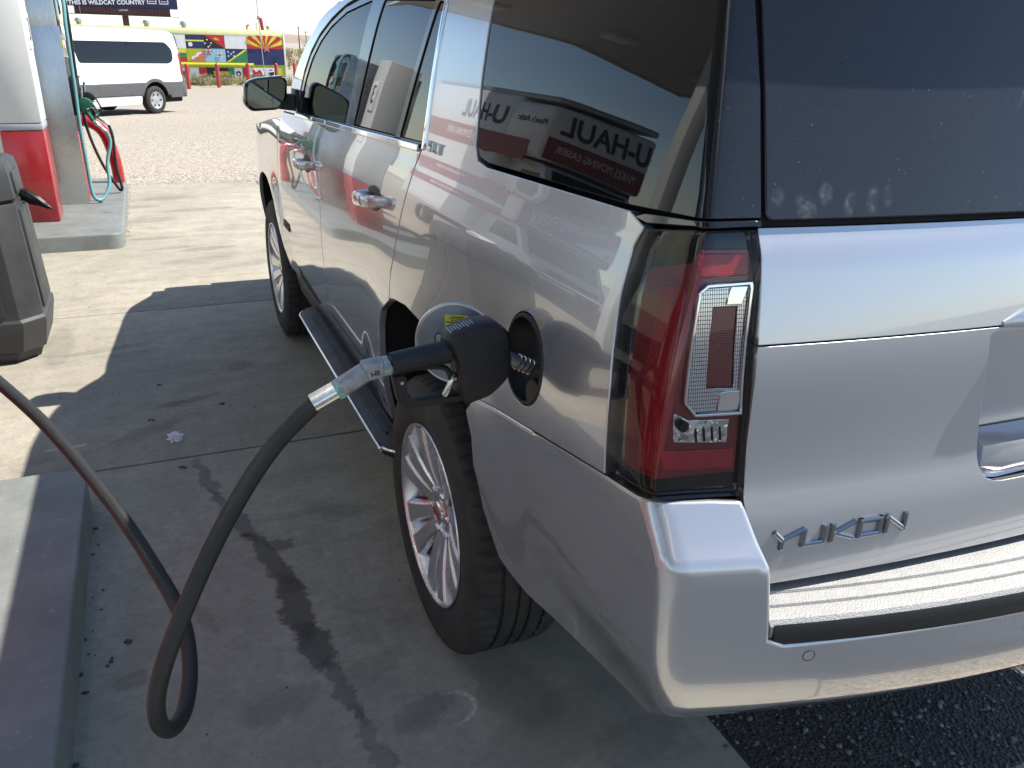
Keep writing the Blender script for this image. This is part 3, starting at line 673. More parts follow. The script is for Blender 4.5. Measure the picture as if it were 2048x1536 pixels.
# step pad with raised ribs, dark riser below it
def padp(x, t, z):   # t: 0 = back edge at tailgate, 1 = front edge
    k = min(abs(x)/1.0, 1.); yb = -1.180-.145*(1-k**2.2)
    return (x, yb+.088*(1-t)+.004*t, z)
xs = np.linspace(-.856, .856, 41)
def padrow(ts): return lambda x: [padp(x, t, z) for t, z in ts]
prof = [(-.8, 0.9010), (-.02, 0.9040), (.24, 0.9020), (.262, .8975), (.335, .8975), (.35, 0.9005), (.57, 0.8990), (.592, .8945), (.665, .8945), (.68, 0.8975), (.93, 0.8960), (1.0, 0.8880), (1.0, 0.8700), (.4, 0.8700), (-.8, 0.8700)]
V = []; F = []; n = len(prof)
bm = bmesh.new(); ROWS = []
for x in xs:
    ROWS.append([bm.verts.new(padp(x, t, z)) for t, z in prof])
for a, b_ in zip(ROWS[:-1], ROWS[1:]):
    for k in range(n): bm.faces.new((a[k], b_[k], b_[(k+1) % n], a[(k+1) % n]))
bm.faces.new(ROWS[0]); bm.faces.new(ROWS[-1][::-1])
pad = from_bm('step_pad', bm, 'step_pad', suv, angle=25)
bm = bmesh.new(); ROWS = []
for x in xs: ROWS.append([bm.verts.new(padp(x*.995, t, z)) for t, z in [(-.3, .868), (.90, .868), (.985, .868), (1.0, .891), (1.03, .887), (1.055, .870), (1.03, .835), (-.3, .83)]])
for a, b_ in zip(ROWS[:-1], ROWS[1:]):
    for k in range(8): bm.faces.new((a[k], b_[k], b_[(k+1) % 8], a[(k+1) % 8]))
bm.faces.new(ROWS[0]); bm.faces.new(ROWS[-1][::-1])
from_bm('step_riser', bm, 'black_plastic', suv, angle=30)
for x in (-.795, -.40, .40, .795):
    u = float(-WBp(YB(.835), .835))-x; c = BUMP(np.array([[u, .835]]))[0]; nn = -normals_of(BUMP, np.array([[u, .835]]))[0]
    s_ = lathe('parking_sensor', [(.0005, .0001), (.0008, .0080), (.0002, .0086)], 'silver_paint', suv, seg=28)
    lathe('sensor_ring', [(.0007*math.cos(a)+.0002, .0092+.0007*math.sin(a)) for a in np.linspace(0, 2*math.pi, 7)[:-1]], 'dark_metal', s_, seg=28, close=True)
    s_.matrix_local = Matrix.Translation(c) @ Vector(nn).to_track_quat('Z', 'Y').to_matrix().to_4x4()
# black flap under the bumper edge by the arch and inner cavity behind the gaps
box('rear_valance', (.25, -.75, .55), (.9, .12, .12), 'black_plastic', suv, .02)
loft('inner_rear_shell', [[(x, -.6, .86), (x, R(x, .86)+.06, .86), (x, R(x, 1.3)+.045, 1.3), (x, R(x, 1.43)+.045, 1.43), (x, -.6, 1.43)] for x in np.linspace(-.90, .90, 9)], 'void_black', suv)
# sill under doors, floor pan, arch liners
loft('floor_pan', [[(x, -.70, .50), (x, -.45, .42), (x, .5, .36), (x, 2.4, .36), (x, 3.7, .40), (x, 3.7, .60), (x, -.70, .62)] for x in (-.80, .80)], 'void_black', suv)
loft('sill', [[(-.95, y, .50), (-.93, y, .40), (-.75, y, .38), (-.75, y, .56), (-.945, y, .56)] for y in (.50, 2.42)], 'black_plastic', suv)
loft('sill', [[(.95, y, .50), (.93, y, .40), (.75, y, .38), (.75, y, .56), (.945, y, .56)] for y in (.50, 2.42)], 'black_plastic', suv)
for sx in (-1, 1):
    for cy, AA in ((0, A), (WB, [(a-WB, b_) for a, b_ in FA][::-1])):
        V = []; F = []
        for i, (y, z) in enumerate(AA):
            k = 1.015
            for x in (float(W(cy+y, z))-.016, .80, .62): V.append((sx*x, cy+y*k, .42+(z-.42)*k))
        for i in range(len(AA)-1):
            for j in range(2): F.append((i*3+j, i*3+j+1, (i+1)*3+j+1, (i+1)*3+j))
        mk('arch_liner', V, F, 'void_black', suv, smooth=True)
        V = [(sx*.62, cy+y*1.015, .42+(z-.42)*1.015) for y, z in AA]
        mk('arch_inner_wall', V, [tuple(range(len(V)))], 'void_black', suv)
# ---- roof, windscreen, bonnet, nose
def grid(name, P, mat, parent, smooth=True):
    a, b_ = P.shape[:2]; F = [(i*b_+j, i*b_+j+1, (i+1)*b_+j+1, (i+1)*b_+j) for i in range(a-1) for j in range(b_-1)]
    return mk(name, P.reshape(-1, 3), F, mat, parent, smooth)
ys = np.linspace(-1.02, 1.42, 26); T = np.linspace(-1, 1, 25)
P = np.zeros((26, 25, 3))
for i, y in enumerate(ys):
    zz = 1.809-.03*max(0, (y-.9)/.52)**2; e = float(W(y, zz))-.002
    for j, t in enumerate(T): P[i, j] = (e*t, y, zz+.062*(1-abs(t)**3.2)-.02*max(0, (-y-.5)/.5)**2)
grid('roof', P, 'silver_paint', suv)
for s in (-1, 1):
    tube('roof_rack_bar', smoothpath([(s*.74, -.70, 1.855), (s*.74, -.64, 1.885), (s*.74, 0, 1.895), (s*.74, .9, 1.885), (s*.74, .98, 1.85)]), .016, 'chrome', suv, 10)
WSR = [(1.42, 1.789), (1.56, 1.760), (1.7, 1.725), (1.9, 1.65), (2.08, 1.55), (2.22, 1.43), (2.31, 1.333), (2.39, 1.285)]
P = np.zeros((len(WSR), 25, 3))
for i, (y, z) in enumerate(WSR):
    e = float(W(y, z))-.002
    for j, t in enumerate(T): P[i, j] = (e*t, y+.10*(1-t*t)*min(1, i/3), z+.075*(1-abs(t)**3.2)*max(.15, 1-i/5))
grid('windscreen', P, 'clear_glass', suv)
P = np.zeros((16, 25, 3))
for i, k in enumerate(np.linspace(0, 1, 16)):
    y = 2.39+1.53*k; zf = float(np.interp(y, [2.37, 2.55, 3.0, 3.6, 3.93], [1.289, 1.285, 1.235, 1.16, 1.05])); e = float(W(y, zf))-.002
    for j, t in enumerate(T): P[i, j] = (e*t, y+.05*(1-t*t)*k, zf-.001+.075*(1-abs(t)**3)*(1-.3*k))
grid('bonnet', P, 'silver_paint', suv)
loft('front_end', [[(x, 3.80, .45), (x, 3.93+.06*(1-(x/.9)**2), .50), (x, 3.95+.08*(1-(x/.9)**2), .80), (x, 3.93+.07*(1-(x/.9)**2), 1.12), (x, 3.8, 1.15)] for x in np.linspace(-.84, .84, 13)], 'silver_paint', suv)
box('grille', (0, 4.03, .92), (1.0, .06, .30), 'chrome', suv, .02)
for s in (-1, 1): box('headlamp', (s*.68, 3.98, .98), (.26, .10, .20), 'lens_clear', suv, .03)
# cowl tops beside the windscreen and engine bay floor
box('dashboard', (0, 2.22, 1.20), (1.62, .5, .22), 'seat_leather', suv, .06, 3)
box('engine_block', (0, 3.1, .85), (1.2, 1.2, .5), 'void_black', suv, .05)
st = lathe('steering_wheel', [(.018*math.cos(a), .185+.018*math.sin(a)) for a in np.linspace(0, 2*math.pi, 9)[:-1]], 'seat_leather', suv, axis='y', seg=32, close=True)
st.location = (-.42, 1.86, 1.28); st.rotation_euler = (math.radians(-25), 0, 0)
for s in (-.42, .42):
    box('front_seat', (s, 1.15, .78), (.54, .56, .2), 'seat_leather', suv, .06, 3)
    box('front_seat_back', (s, .92, 1.12), (.52, .18, .62), 'seat_leather', suv, .07, 3, rot=Matrix.Rotation(math.radians(12), 3, 'X'))
    box('headrest', (s, .84, 1.55), (.27, .11, .17), 'seat_leather', suv, .05, 3)
loft('cabin_lining', [[(x, -.95, .62), (x, 2.3, .62), (x, 2.3, .66), (x, .55, .66), (x, .50, 1.38), (x, -.95, 1.40)] for x in (-.86, .86)], 'void_black', suv)
# ---- door handles
for y0, z0 in ((.475, 1.222), (1.57, 1.182)):
    wv_ = float(W(y0, z0))
    rows = []
    for t in np.linspace(-1, 1, 15):
        y = y0-t*.115; d = .052*(1-abs(t)**4)+.004; hh = .020*(1-.35*abs(t)**3); zc = z0+.010*t
        xx = -float(W(y, zc))
        rows.append([(xx-d+.018, y, zc-hh*.8), (xx-d+.004, y, zc-hh), (xx-d, y, zc-hh*.5), (xx-d, y, zc+hh*.55), (xx-d+.006, y, zc+hh), (xx-d+.02, y, zc+hh*.7)])
    h = loft('door_handle', rows, 'silver_paint', suv, angle=40)
    cup = [(y0+.085*math.cos(a)*1.0, z0+.036*math.sin(a)) for a in np.linspace(0, 2*math.pi, 24, endpoint=False)]
    panel('handle_cup', cup, sideS, 'dark_metal', suv, sp=.02, g=0, r=.001, fl=0, off=.0012, flip=True)
    for k in (-.07, .055):
        box('handle_mount', (-wv_-.018, y0+k, z0), (.05, .03, .030), 'silver_paint', suv, .006)
    lk = lathe('lock_button', [(-.004, .0001), (.0016, .008), (.0016, .0095), (-.004, .010)], 'dark_metal', h, seg=16); lk.location = (-float(W(y0, z0))-.054, y0+.03, z0); lk.rotation_euler = (0, -math.pi/2, 0)
# ---- door mirror
def mirror(s):
    mr_ = empty('door_mirror', (0, 0, 0), parent=suv)
    hd = rnd([(-1.178, 1.385), (-1.168, 1.475), (-1.12, 1.495), (-1.0, 1.507), (-.982, 1.49), (-.99, 1.41), (-1.03, 1.362), (-1.15, 1.355)], .02, 4)
    rows = []
    c = np.mean(hd, 0)
    for y, k in ((1.995, .90), (2.0, .97), (2.012, 1.0), (2.06, 1.0), (2.10, .93), (2.135, .75), (2.15, .4)):
        rows.append([(s*-(c[0]+(a-c[0])*k), y, c[1]+(b_-c[1])*k) for a, b_ in hd])
    loft('housing', rows, 'gloss_black', mr_, angle=40)
    gl = [(c[0]+(a-c[0])*.86, c[1]+(b_-c[1])*.84) for a, b_ in hd]
    prism('mirror_glass', gl, lambda a, b_, d: (s*-a, 1.9935-d+.0*(a), b_), 0, .001, 'mirror', mr_)
    loft('arm', [[(s*.95, 2.02, 1.355), (s*.95, 2.12, 1.355), (s*.95, 2.12, 1.425), (s*.95, 2.02, 1.425)], [(s*1.01, 2.03, 1.362), (s*1.01, 2.11, 1.365), (s*1.01, 2.11, 1.43), (s*1.01, 2.03, 1.43)], [(s*1.06, 2.02, 1.37), (s*1.06, 2.11, 1.37), (s*1.06, 2.11, 1.44), (s*1.06, 2.02, 1.44)]], 'black_plastic', mr_)
m = NT('mirror'); m.p(Base_Color=(.10, .115, .125), Metallic=1., Roughness=.02)
mirror(1); mirror(-1)
box('mirror_sail', (-.949, 2.03, 1.40), (.012, .14, .10), 'black_plastic', suv, .004)
# ---- running boards
for s in (-1, 1):
    rows = []
    for y, k in ((.30, .45), (.325, .75), (.36, .92), (.42, 1.), (1.75, 1.), (1.84, .97), (1.89, .8), (1.92, .4)):
        xo = .905+.128*k
        rows.append([(s*.88, y, .475), (s*(xo-.05), y, .470), (s*(xo-.012), y, .462), (s*xo, y, .448), (s*(xo-.004), y, .425), (s*(xo-.05), y, .405), (s*.88, y, .405)])
    rb = loft('running_board', rows, 'black_plastic', suv, angle=30)
    tube('chrome_trim', smoothpath([(s*(.905+.128*k+.001), y, .450) for y, k in ((.30, .45), (.325, .75), (.36, .92), (.42, 1.), (1.1, 1.), (1.75, 1.), (1.84, .97), (1.89, .8))], 5), .0055, 'chrome', rb, 10)
    for j in range(4): box('tread_rib', (s*(.90+.030*j), 1.08, .4755-.0013*j), (.009, 1.32, .006), 'rubber_hose', rb, .002, 1)
# ---- fuel filler pocket and flap
fp = empty('fuel_filler', (0, 0, 0), parent=suv)
n0 = -normals_of(sideB, np.array([FIL]))[0]; c0 = sideB(np.array([FIL]))[0]
Mf = Matrix.Translation(c0) @ Vector(n0).to_track_quat('Z', 'Y').to_matrix().to_4x4()
pk = lathe('pocket', [(-.004, RF-.002), (-.012, RF-.005), (-.05, RF-.014), (-.062, RF-.03), (-.064, .036), (-.050, .034), (-.050, .026), (-.085, .024), (-.085, .0001)], 'black_plastic', fp, seg=40); pk.matrix_local = Mf
fr = lathe('filler_seal', [(-.003, RF+.001), (.0015, RF-.001), (.0015, RF-.006), (-.006, RF-.007)], 'rubber_hose', fp, seg=40); fr.matrix_local = Mf
# flap: disc hinged on the forward edge, swung open
hx, hy = -1.012, -.572; ang = math.radians(31)
ax = Vector((-math.cos(ang), math.sin(ang), 0)); az = Vector((0, 0, 1)); an = ax.cross(az)  # an points back towards the camera
an = an if an.y < 0 else -an
fc = Vector((hx, hy, 1.113))+ax*.086
Mfl = Matrix.Identity(4)
for i in range(3): Mfl[i][0], Mfl[i][1], Mfl[i][2], Mfl[i][3] = ax[i], az[i], an[i], fc[i]
if Mfl.determinant() < 0:
    for i in range(3): Mfl[i][0] = -ax[i]
flap = lathe('fuel_flap', [(-.006, .0001), (-.006, .078), (-.004, .0825), (0, .084), (.005, .0825), (.004, .079), (.0015, .078), (.0015, .0001)], 'silver_paint', suv, seg=48)
flap.matrix_local = Mfl; flap['label'] = 'open round fuel flap with yellow sticker inside'
lathe('inner_skin', [(.0018, .0001), (.0028, .074), (.0018, .077)], 'fuel_door_inner', flap, seg=40)
lab = box('sticker', (.0, .0455, .0034), (.046, .026, .0008), 'yellow_label', flap, .0)
for k in range(6): box('print_line', (.002-.006*(k % 2)*(k > 2), .0545-.0036*k, .0042), (.034 if k % 2 else .026, .0012 if k not in (0, 3) else .002, .0006), 'label_ink', lab, 0)
box('bezel', (0, -.010, .004), (.085, .060, .006), 'fuel_door_inner', flap, .006)
box('cap_holder', (.0, -.008, .0075), (.060, .044, .004), 'black_plastic', flap, .004)
box('hinge_arm', (.07 if Mfl.col[0].to_3d().dot(ax) < 0 else -.07, 0, -.006), (.05, .03, .012), 'black_plastic', flap, .004)
# tether with cap hanging inside pocket
lathe('filler_cap', [(-.02, .0001), (-.02, .03), (.0, .032), (.012, .03), (.014, .0001)], 'black_plastic', fp, seg=20).matrix_local = Matrix.Translation((-.992, -.705, 1.062)) @ Vector(n0).to_track_quat('Z', 'Y').to_matrix().to_4x4()

# ------------------------------------------------------------------ wheels (local: outer face towards -x)
WH = []
def tread(j, k, h, r_):
    if r_ > .388 and abs(h) > .058:
        if k % 4 == 0: r_ -= .007
    elif r_ > .398 and (k+int(abs(h)*300)) % 6 == 0: r_ -= .0025
    return h, r_
tp = [(-.112, .258), (-.126, .270), (-.133, .290), (-.1375, .320), (-.137, .345), (-.132, .366), (-.1285, .372), (-.1285, .376), (-.122, .388), (-.112, .3965), (-.100, .4005), (-.066, .4025), (-.0655, .394), (-.0565, .394), (-.056, .403), (-.022, .4035), (-.0215, .395), (-.0125, .395), (-.012, .4035)]
tp = tp+[(-h, r_) for h, r_ in tp[::-1]]
wheel0 = empty('wheel', (-.858, 0, .4005), parent=suv)
lathe('tyre', tp, 'tyre_rubber', wheel0, axis='x', seg=240, fn=tread, angle=30)
rim = lathe('rim', [(-.110, .252), (-.119, .262), (-.1275, .2675), (-.131, .266), (-.1305, .261), (-.124, .255), (-.110, .250), (-.085, .243), (-.03, .236), (.05, .232), (.11, .25), (.12, .262)], 'alloy', wheel0, axis='x', seg=72)
lathe('dish', [(-.070, .085), (-.052, .12), (-.050, .16), (-.058, .21), (-.085, .245)], 'alloy', wheel0, axis='x', seg=48)
sl0 = box('vent_slot', (-.0525, 0, 0), (.010, .050, .060), 'void_black', wheel0, .004)
for k in range(6):
    o = sl0 if k == 0 else link(sl0.copy(), wheel0)
    a = k*math.pi/3+.3+math.pi/6; o.location = (0, .135*math.cos(a), .135*math.sin(a)); o.rotation_euler = (a+math.pi/2, 0, 0)
lathe('brake_disc', [(-.01, .06), (-.012, .175), (.012, .175), (.012, .06)], 'dark_metal', wheel0, axis='x', seg=40)
lathe('wheel_back', [(.03, .0001), (.03, .232)], 'void_black', wheel0, axis='x', seg=40)
def arm(a0, a1, side):
    """one limb of a split spoke, angles at hub and rim"""
    rows = []
    for k, (r_, wd, x, th) in enumerate([(.050, .028, -.086, .03), (.085, .0235, -.094, .026), (.125, .0255, -.106, .022), (.17, .0295, -.115, .02), (.215, .035, -.121, .018), (.252, .041, -.1240, .016)]):
        t = k/5; a = a0+(a1-a0)*(t**.8)
        d = np.array([math.cos(a), math.sin(a)]); nrm_ = np.array([-d[1], d[0]])
        c = d*r_
        def pt(o_, xx): q = c+nrm_*o_; return (xx, q[0], q[1])
        rows.append([pt(-wd, x+th*1.4), pt(-wd*.92, x+.007), pt(-wd*.72, x), pt(wd*.72, x), pt(wd*.92, x+.007), pt(wd, x+th*1.4)])
    return rows
def spoke(parent):
    bm = bmesh.new()
    for sd_ in (-1, 1):
        rows = arm(sd_*math.radians(15), sd_*math.radians(11.8), sd_); R_ = [[bm.verts.new(p) for p in r_] for r_ in rows]
        for a, b_ in zip(R_[:-1], R_[1:]):
            for k in range(6): bm.faces.new((a[k], a[(k+1) % 6], b_[(k+1) % 6], b_[k]))
        bm.faces.new(R_[0]); bm.faces.new(R_[-1][::-1])
    # pocket web between the limbs, set back
    web = [[(-.090+.012, r_*math.cos(a), r_*math.sin(a)) for a in np.linspace(-ha, ha, 4)] for r_, ha in ((.10, .10), (.15, .16), (.2, .19))]
    V_ = [[bm.verts.new(p) for p in r_] for r_ in web]
    for a, b_ in zip(V_[:-1], V_[1:]):
        for k in range(3): bm.faces.new((a[k], a[k+1], b_[k+1], b_[k]))
    return from_bm('spoke', bm, 'alloy', parent, angle=25)
sp0 = spoke(wheel0)
for k in range(6):
    o = sp0 if k == 0 else link(sp0.copy(), wheel0)
    o.rotation_euler = (k*math.pi/3+.3, 0, 0)
lathe('hub', [(-.086, .0001), (-.088, .052), (-.094, .058), (-.090, .078), (-.075, .088), (-.05, .09)], 'alloy', wheel0, axis='x', seg=36)
lathe('centre_cap', [(-.104, .0001), (-.1035, .030), (-.100, .036), (-.085, .038)], 'chrome', wheel0, axis='x', seg=32)
t_ = text('cap_lettering', 'GMC', .024, frame((-.1048, 0, 0), (0, -1, 0), (0, 0, 1)), 'red_ink', wheel0, ext=.0006, bold=.0008)
ln0 = lathe('lug_nut', [(-.100, .0001), (-.100, .007), (-.098, .010), (-.084, .010)], 'chrome', wheel0, axis='x', seg=6)
for k in range(6):
    o = ln0 if k == 0 else link(ln0.copy(), wheel0)
    a = k*math.pi/3+.82; o.location = (0, .068*math.cos(a), .068*math.sin(a))
for k, (x, y, rz, spin) in enumerate(((-.858, WB, 0, .5), (.858, 0, math.pi, .2), (.858, WB, math.pi, .9))):
    r_ = wheel0.copy(); link(r_, suv); r_.location = (x, y, .4005); r_.rotation_euler = (spin, 0, rz)
    for ch in list(wheel0.children): c_ = ch.copy(); link(c_, r_)
wheel0.rotation_euler = (.05, 0, 0)
tube('exhaust_muffler', [(.74, -.98, .43), (.74, -.95, .43), (.74, -.45, .43), (.74, -.40, .43)], [.05, .12, .12, .05], 'dark_metal', suv, 16)
tube('rear_axle', [(-.75, 0, .40), (.75, 0, .40)], .05, 'dark_metal', suv, 12)
tube('front_axle', [(-.75, WB, .40), (.75, WB, .40)], .04, 'dark_metal', suv, 12)
# ------------------------------------------------------------------ pump nozzle in the filler (local origin at the filler mouth; -x points away from the car)
NO = Vector((-1.0, -.66, 1.11))
NBODY = [(-1.1573, 1.1763), (-1.1476, 1.1898), (-1.0963, 1.2036), (-1.0612, 1.1999), (-1.0431, 1.1806), (-1.0375, 1.1116), (-1.0462, 1.092), (-1.077, 1.065), (-1.1256, 1.0539), (-1.1357, 1.0709), (-1.138, 1.1297)]
NGUARD = [(-1.2533, 1.1202), (-1.2433, 1.0665), (-1.2244, 1.056), (-1.1231, 1.0561), (-1.1244, 1.0693), (-1.2216, 1.0708), (-1.2286, 1.0794), (-1.2278, 1.1202)]
def nozzle(root, body='black_plastic', lean=True):
    loc = lambda L: [(a-NO.x, b_-NO.z) for a, b_ in L]
    f_ = lambda a, b_, d: (a, d, b_)
    bd = loc(NBODY); c = np.mean(bd, 0); rows = []
    for d, k in ((-.034, .80), (-.032, .92), (-.024, 1.), (.024, 1.), (.032, .92), (.034, .80)):
        rows.append([(c[0]+(a-c[0])*k, d, c[1]+(b_-c[1])*k) for a, b_ in rnd(bd, .012, 3)])
    loft('body_cover', rows, body, root, angle=40)
    for k in range(9):
        box('raised_mark', (-.148+.0052*k, 0., .0797+.0013*k), (.0022, .020 if k % 3 else .028, .003), 'grey_band', root, 0., rot=Matrix.Rotation(math.radians(-14), 3, 'Y'))
    ha, hb = loc([(-1.2525, 1.1395), (-1.149, 1.1508)])
    tube('grip', smoothpath([(ha[0], 0, ha[1]), (ha[0]+.003, 0, ha[1]), (ha[0]+.05, 0, ha[1]+.006), (hb[0], 0, hb[1])], 3), [.0185]*1+[.0205]*8+[.0215], body, root, 20)
    prism('trigger_guard', rnd(loc(NGUARD), .006, 3), f_, -.011, .011, body, root, .002, 1)
    lv = loc([(-1.215, 1.128), (-1.1674, 1.124), (-1.1504, 1.1153), (-1.143, 1.0947)])
    tube('lever', smoothpath([(a, 0, b_) for a, b_ in lv], 5), .0052, body, root, 10)
    la = loc([(-1.1594, 1.0667), (-1.1400, 1.1043)])
    box('latch', ((la[0][0]+la[1][0])/2, -.004, (la[0][1]+la[1][1])/2), (.0075, .012, .043), 'bright_steel', root, .002, rot=Matrix.Rotation(math.radians(28), 3, 'Y'))
    for a, b_ in loc([(-1.238, 1.108), (-1.141, 1.103)]):
        o = lathe('rivet', [(-.0155, .0001), (-.0155, .003), (-.012, .0045), (.012, .0045)], 'bright_steel', root, axis='y', seg=12); o.location = (a, 0, b_)
    spn = loc([(-1.052, 1.138), (-1.0153, 1.1139), (-.985, 1.098), (-.955, 1.079)])
    tube('spout', smoothpath([(a, 0, b_) for a, b_ in spn], 4), .0125, 'cast_metal', root, 16)
    for k in range(4):
        p = np.array(spn[1])*(1-k/3.5)+np.array(spn[2])*(k/3.5); t = Vector((spn[2][0]-spn[1][0], 0, spn[2][1]-spn[1][1])).normalized()
        o = lathe('spring_ring', [(.0012*math.cos(a), .0140+.0012*math.sin(a)) for a in np.linspace(0, 2*math.pi, 7)[:-1]], 'bright_steel', root, seg=24, close=True)
        o.matrix_local = Matrix.Translation((p[0], 0, p[1])) @ t.to_track_quat('Z', 'Y').to_matrix().to_4x4()
    # swivel
    def seg_(name, a, b_, r_, mat, n=6): return tube(name, [Vector((a[0], 0, a[1])), Vector((b_[0], 0, b_[1]))], r_, mat, root, n)
    s_ = loc([(-1.2515, 1.1392), (-1.256, 1.1388), (-1.268, 1.1378), (-1.300, 1.1345), (-1.298, 1.132), (-1.340, 1.1085), (-1.349, 1.1045), (-1.3882, 1.0861)])
    seg_('thread', s_[0], s_[2], .0165, 'verdigris', 16); seg_('hex_nut', s_[1], s_[2], .0185, 'cast_metal', 6)
    a, b_ = Vector((s_[2][0], 0, s_[2][1])), Vector((s_[3][0], 0, s_[3][1])); mid = (a+b_)/2
    box('swivel_block', mid, (.038, .030, .032), 'cast_metal', root, .005, 2, rot=Matrix.Rotation(math.radians(-7), 3, 'Y'))
    a, b_ = Vector((s_[4][0], 0, s_[4][1])), Vector((s_[5][0], 0, s_[5][1]))
    box('swivel_elbow', (a+b_)/2, (.060, .032, .030), 'cast_metal', root, .009, 3, rot=Matrix.Rotation(math.radians(-28), 3, 'Y'))
    text('cast_mark', 'I-III', .012, frame((mid.x, -.0152, mid.z-.004), (1, 0, .12), (0, 0, 1)), 'label_ink', root, ext=.0004, bold=.0004)
    seg_('hose_nut', s_[5], s_[6], .0185, 'verdigris', 6); seg_('ferrule', s_[6], s_[7], .0170, 'bright_steel', 24)
    return root
nz = empty('fuel_nozzle', NO, label='black pump nozzle pushed into the SUV filler, its hose looping down to the concrete side', cat='pump nozzle'); nozzle(nz)
HOSE = [(-1.3800, -.660, 1.0900), (-1.4096, -.6459, 1.0583), (-1.4438, -.6345, 1.024), (-1.4905, -.6387, .9694), (-1.5297, -.6468, .9134), (-1.5688, -.655, .8574), (-1.6049, -.677, .7998), (-1.6455, -.7002, .7353), (-1.6816, -.7077, .6576), (-1.7043, -.6975, .5797), (-1.7068, -.6725, .5021), (-1.6886, -.6279, .4355), (-1.6632, -.5723, .4263), (-1.6464, -.5084, .4531), (-1.6413, -.4463, .4905), (-1.6493, -.3926, .5227), (-1.6634, -.3489, .5531), (-1.6932, -.2775, .577), (-1.7184, -.2048, .6084), (-1.7588, -.1197, .6524), (-1.8081, -.0223, .6886), (-1.8651, .0948, .7345), (-1.9251, .2002, .778), (-2.0124, .3315, .826), (-2.16, .50, .93), (-2.33, .58, 1.15), (-2.46, .55, 1.5), (-2.58, .45, 1.8), (-2.75, .3, 2.02)]
def hose_s(P, it=2):
    P = [np.array(p) for p in P]
    for _ in range(it): P = [P[0]]+[(P[i-1]+2*P[i]+P[i+1])/4 for i in range(1, len(P)-1)]+[P[-1]]
    return P
tube('hose', [Vector(p)-NO for p in smoothpath(hose_s(HOSE, 1), 6)], .0156, 'rubber_hose', nz, 18)

# ------------------------------------------------------------------ ground
gs = 4000
V = [(x, y, z) for y, z in ((-gs, -.016), (9.3, -.016), (10.5, -.028), (25, -.275), (27, -.30), (gs, -.30)) for x in (-gs, gs)]
mk('gravel_ground', V, [(2*i, 2*i+1, 2*i+3, 2*i+2) for i in range(5)], 'gravel')['kind'] = 'structure'
shd = mk('car_shade_strip', [(-.39, -1.03, -.010), (3.4, -1.10, -.010), (3.4, 1.42, -.010), (-.39, 1.42, -.010)], [(0, 1, 2, 3)], 'shaded_gravel'); shd['kind'] = 'structure'  # car's shade put into the ground colour, ending at the shadow edge
dk = mk('dark_ground_behind', [(-16, -22, -.011), (16, -22, -.011), (16, -1.72, -.011), (-16, -1.72, -.011)], [(0, 1, 2, 3)], 'dark_ground'); dk['kind'] = 'structure'  # unseen dark ground, added to deepen reflections in tailgate and lamps
fc_ = empty('concrete_forecourt', kind='structure')
mk('joint_filler', [(-12.5, -5.3, -.007), (3.5, -5.3, -.007), (3.5, 9.04, -.007), (-12.5, 9.04, -.007)], [(0, 1, 2, 3)], 'debris', fc_) if False else None
JY = [-1.80, -.81, 1.425, 3.66, 5.895, 9.05]; JX = [-12.4, -8.4, -4.4, -.40, 3.6]
for i in range(len(JX)-1):
    for j in range(len(JY)-1):
        if JX[i] >= -.5 and JY[j] < 1.4: continue
        x0, x1, y0, y1 = JX[i]+.005, JX[i+1]-.005, JY[j]+.005, JY[j+1]-.005
        bm = bmesh.new(); bm_box(bm, ((x0+x1)/2, (y0+y1)/2, -.05), (x1-x0, y1-y0, .10), .007, 2)
        from_bm('concrete_slab', bm, 'concrete', fc_, angle=40)
for j in range(1, len(JY)-1): mk('joint_sealant', [(-12.4, JY[j]-.007, -.006), (3.6 if JY[j] > 1.4 else -.4, JY[j]-.007, -.006), (3.6 if JY[j] > 1.4 else -.4, JY[j]+.007, -.006), (-12.4, JY[j]+.007, -.006)], [(0, 1, 2, 3)], 'debris', fc_)
for x in JX[1:-1]: mk('joint_sealant', [(x-.007, -1.8, -.006), (x+.007, -1.8, -.006), (x+.007, 9.05, -.006), (x-.007, 9.05, -.006)], [(0, 1, 2, 3)], 'debris', fc_)
ICO = bmesh.new(); bmesh.ops.create_icosphere(ICO, subdivisions=1, radius=1)
IV = np.array([v.co for v in ICO.verts]); IF = [[v.index for v in f.verts] for f in ICO.faces]; ICO.free()
class Rocks:
    def __init__(s): s.V = []; s.F = []
    def add(s, c, r_):
        a = random.uniform(0, 6.3); ca, sa = math.cos(a), math.sin(a); b0 = len(s.V)*len(IV)
        sc_ = (r_*random.uniform(.7, 1.3), r_*random.uniform(.6, 1.1), r_*random.uniform(.4, .7))
        v = IV*np.random.uniform(.78, 1.15, (len(IV), 1))*sc_; x = v[:, 0]*ca-v[:, 1]*sa; y = v[:, 0]*sa+v[:, 1]*ca
        s.V.append(np.stack([x+c[0], y+c[1], v[:, 2]+c[2]], -1)); s.F += [[b0+i for i in f] for f in IF]
    def build(s, name, mat): o = mk(name, np.concatenate(s.V), s.F, mat); o['kind'] = 'stuff'; return o
np.random.seed(3)
rk = Rocks()
for k in range(2600):
    x = random.uniform(-.37, 1.5); y = random.uniform(-1.9, .2); s_ = random.choice([.003, .004, .005, .006, .009])
    rk.add((x, y, -.010+s_*.2), s_)
for k in range(140):
    rk.add((-.40+random.gauss(0, .02), random.uniform(-1.3, .1), .001), random.choice([.003, .005, .008]))
rk.build('loose_stones', 'stone')
rk = Rocks()
for k in range(3600):
    y = 9.06+random.random()**2*9; x = random.uniform(-2.6, 2.2); rk.add((x, y, -.014-.017*max(0, y-9.6)), random.choice([.004, .006, .008, .011]))
for k in range(260): rk.add((random.uniform(-2., .2), 9.05+random.gauss(0, .05), .002), random.choice([.004, .006, .009]))
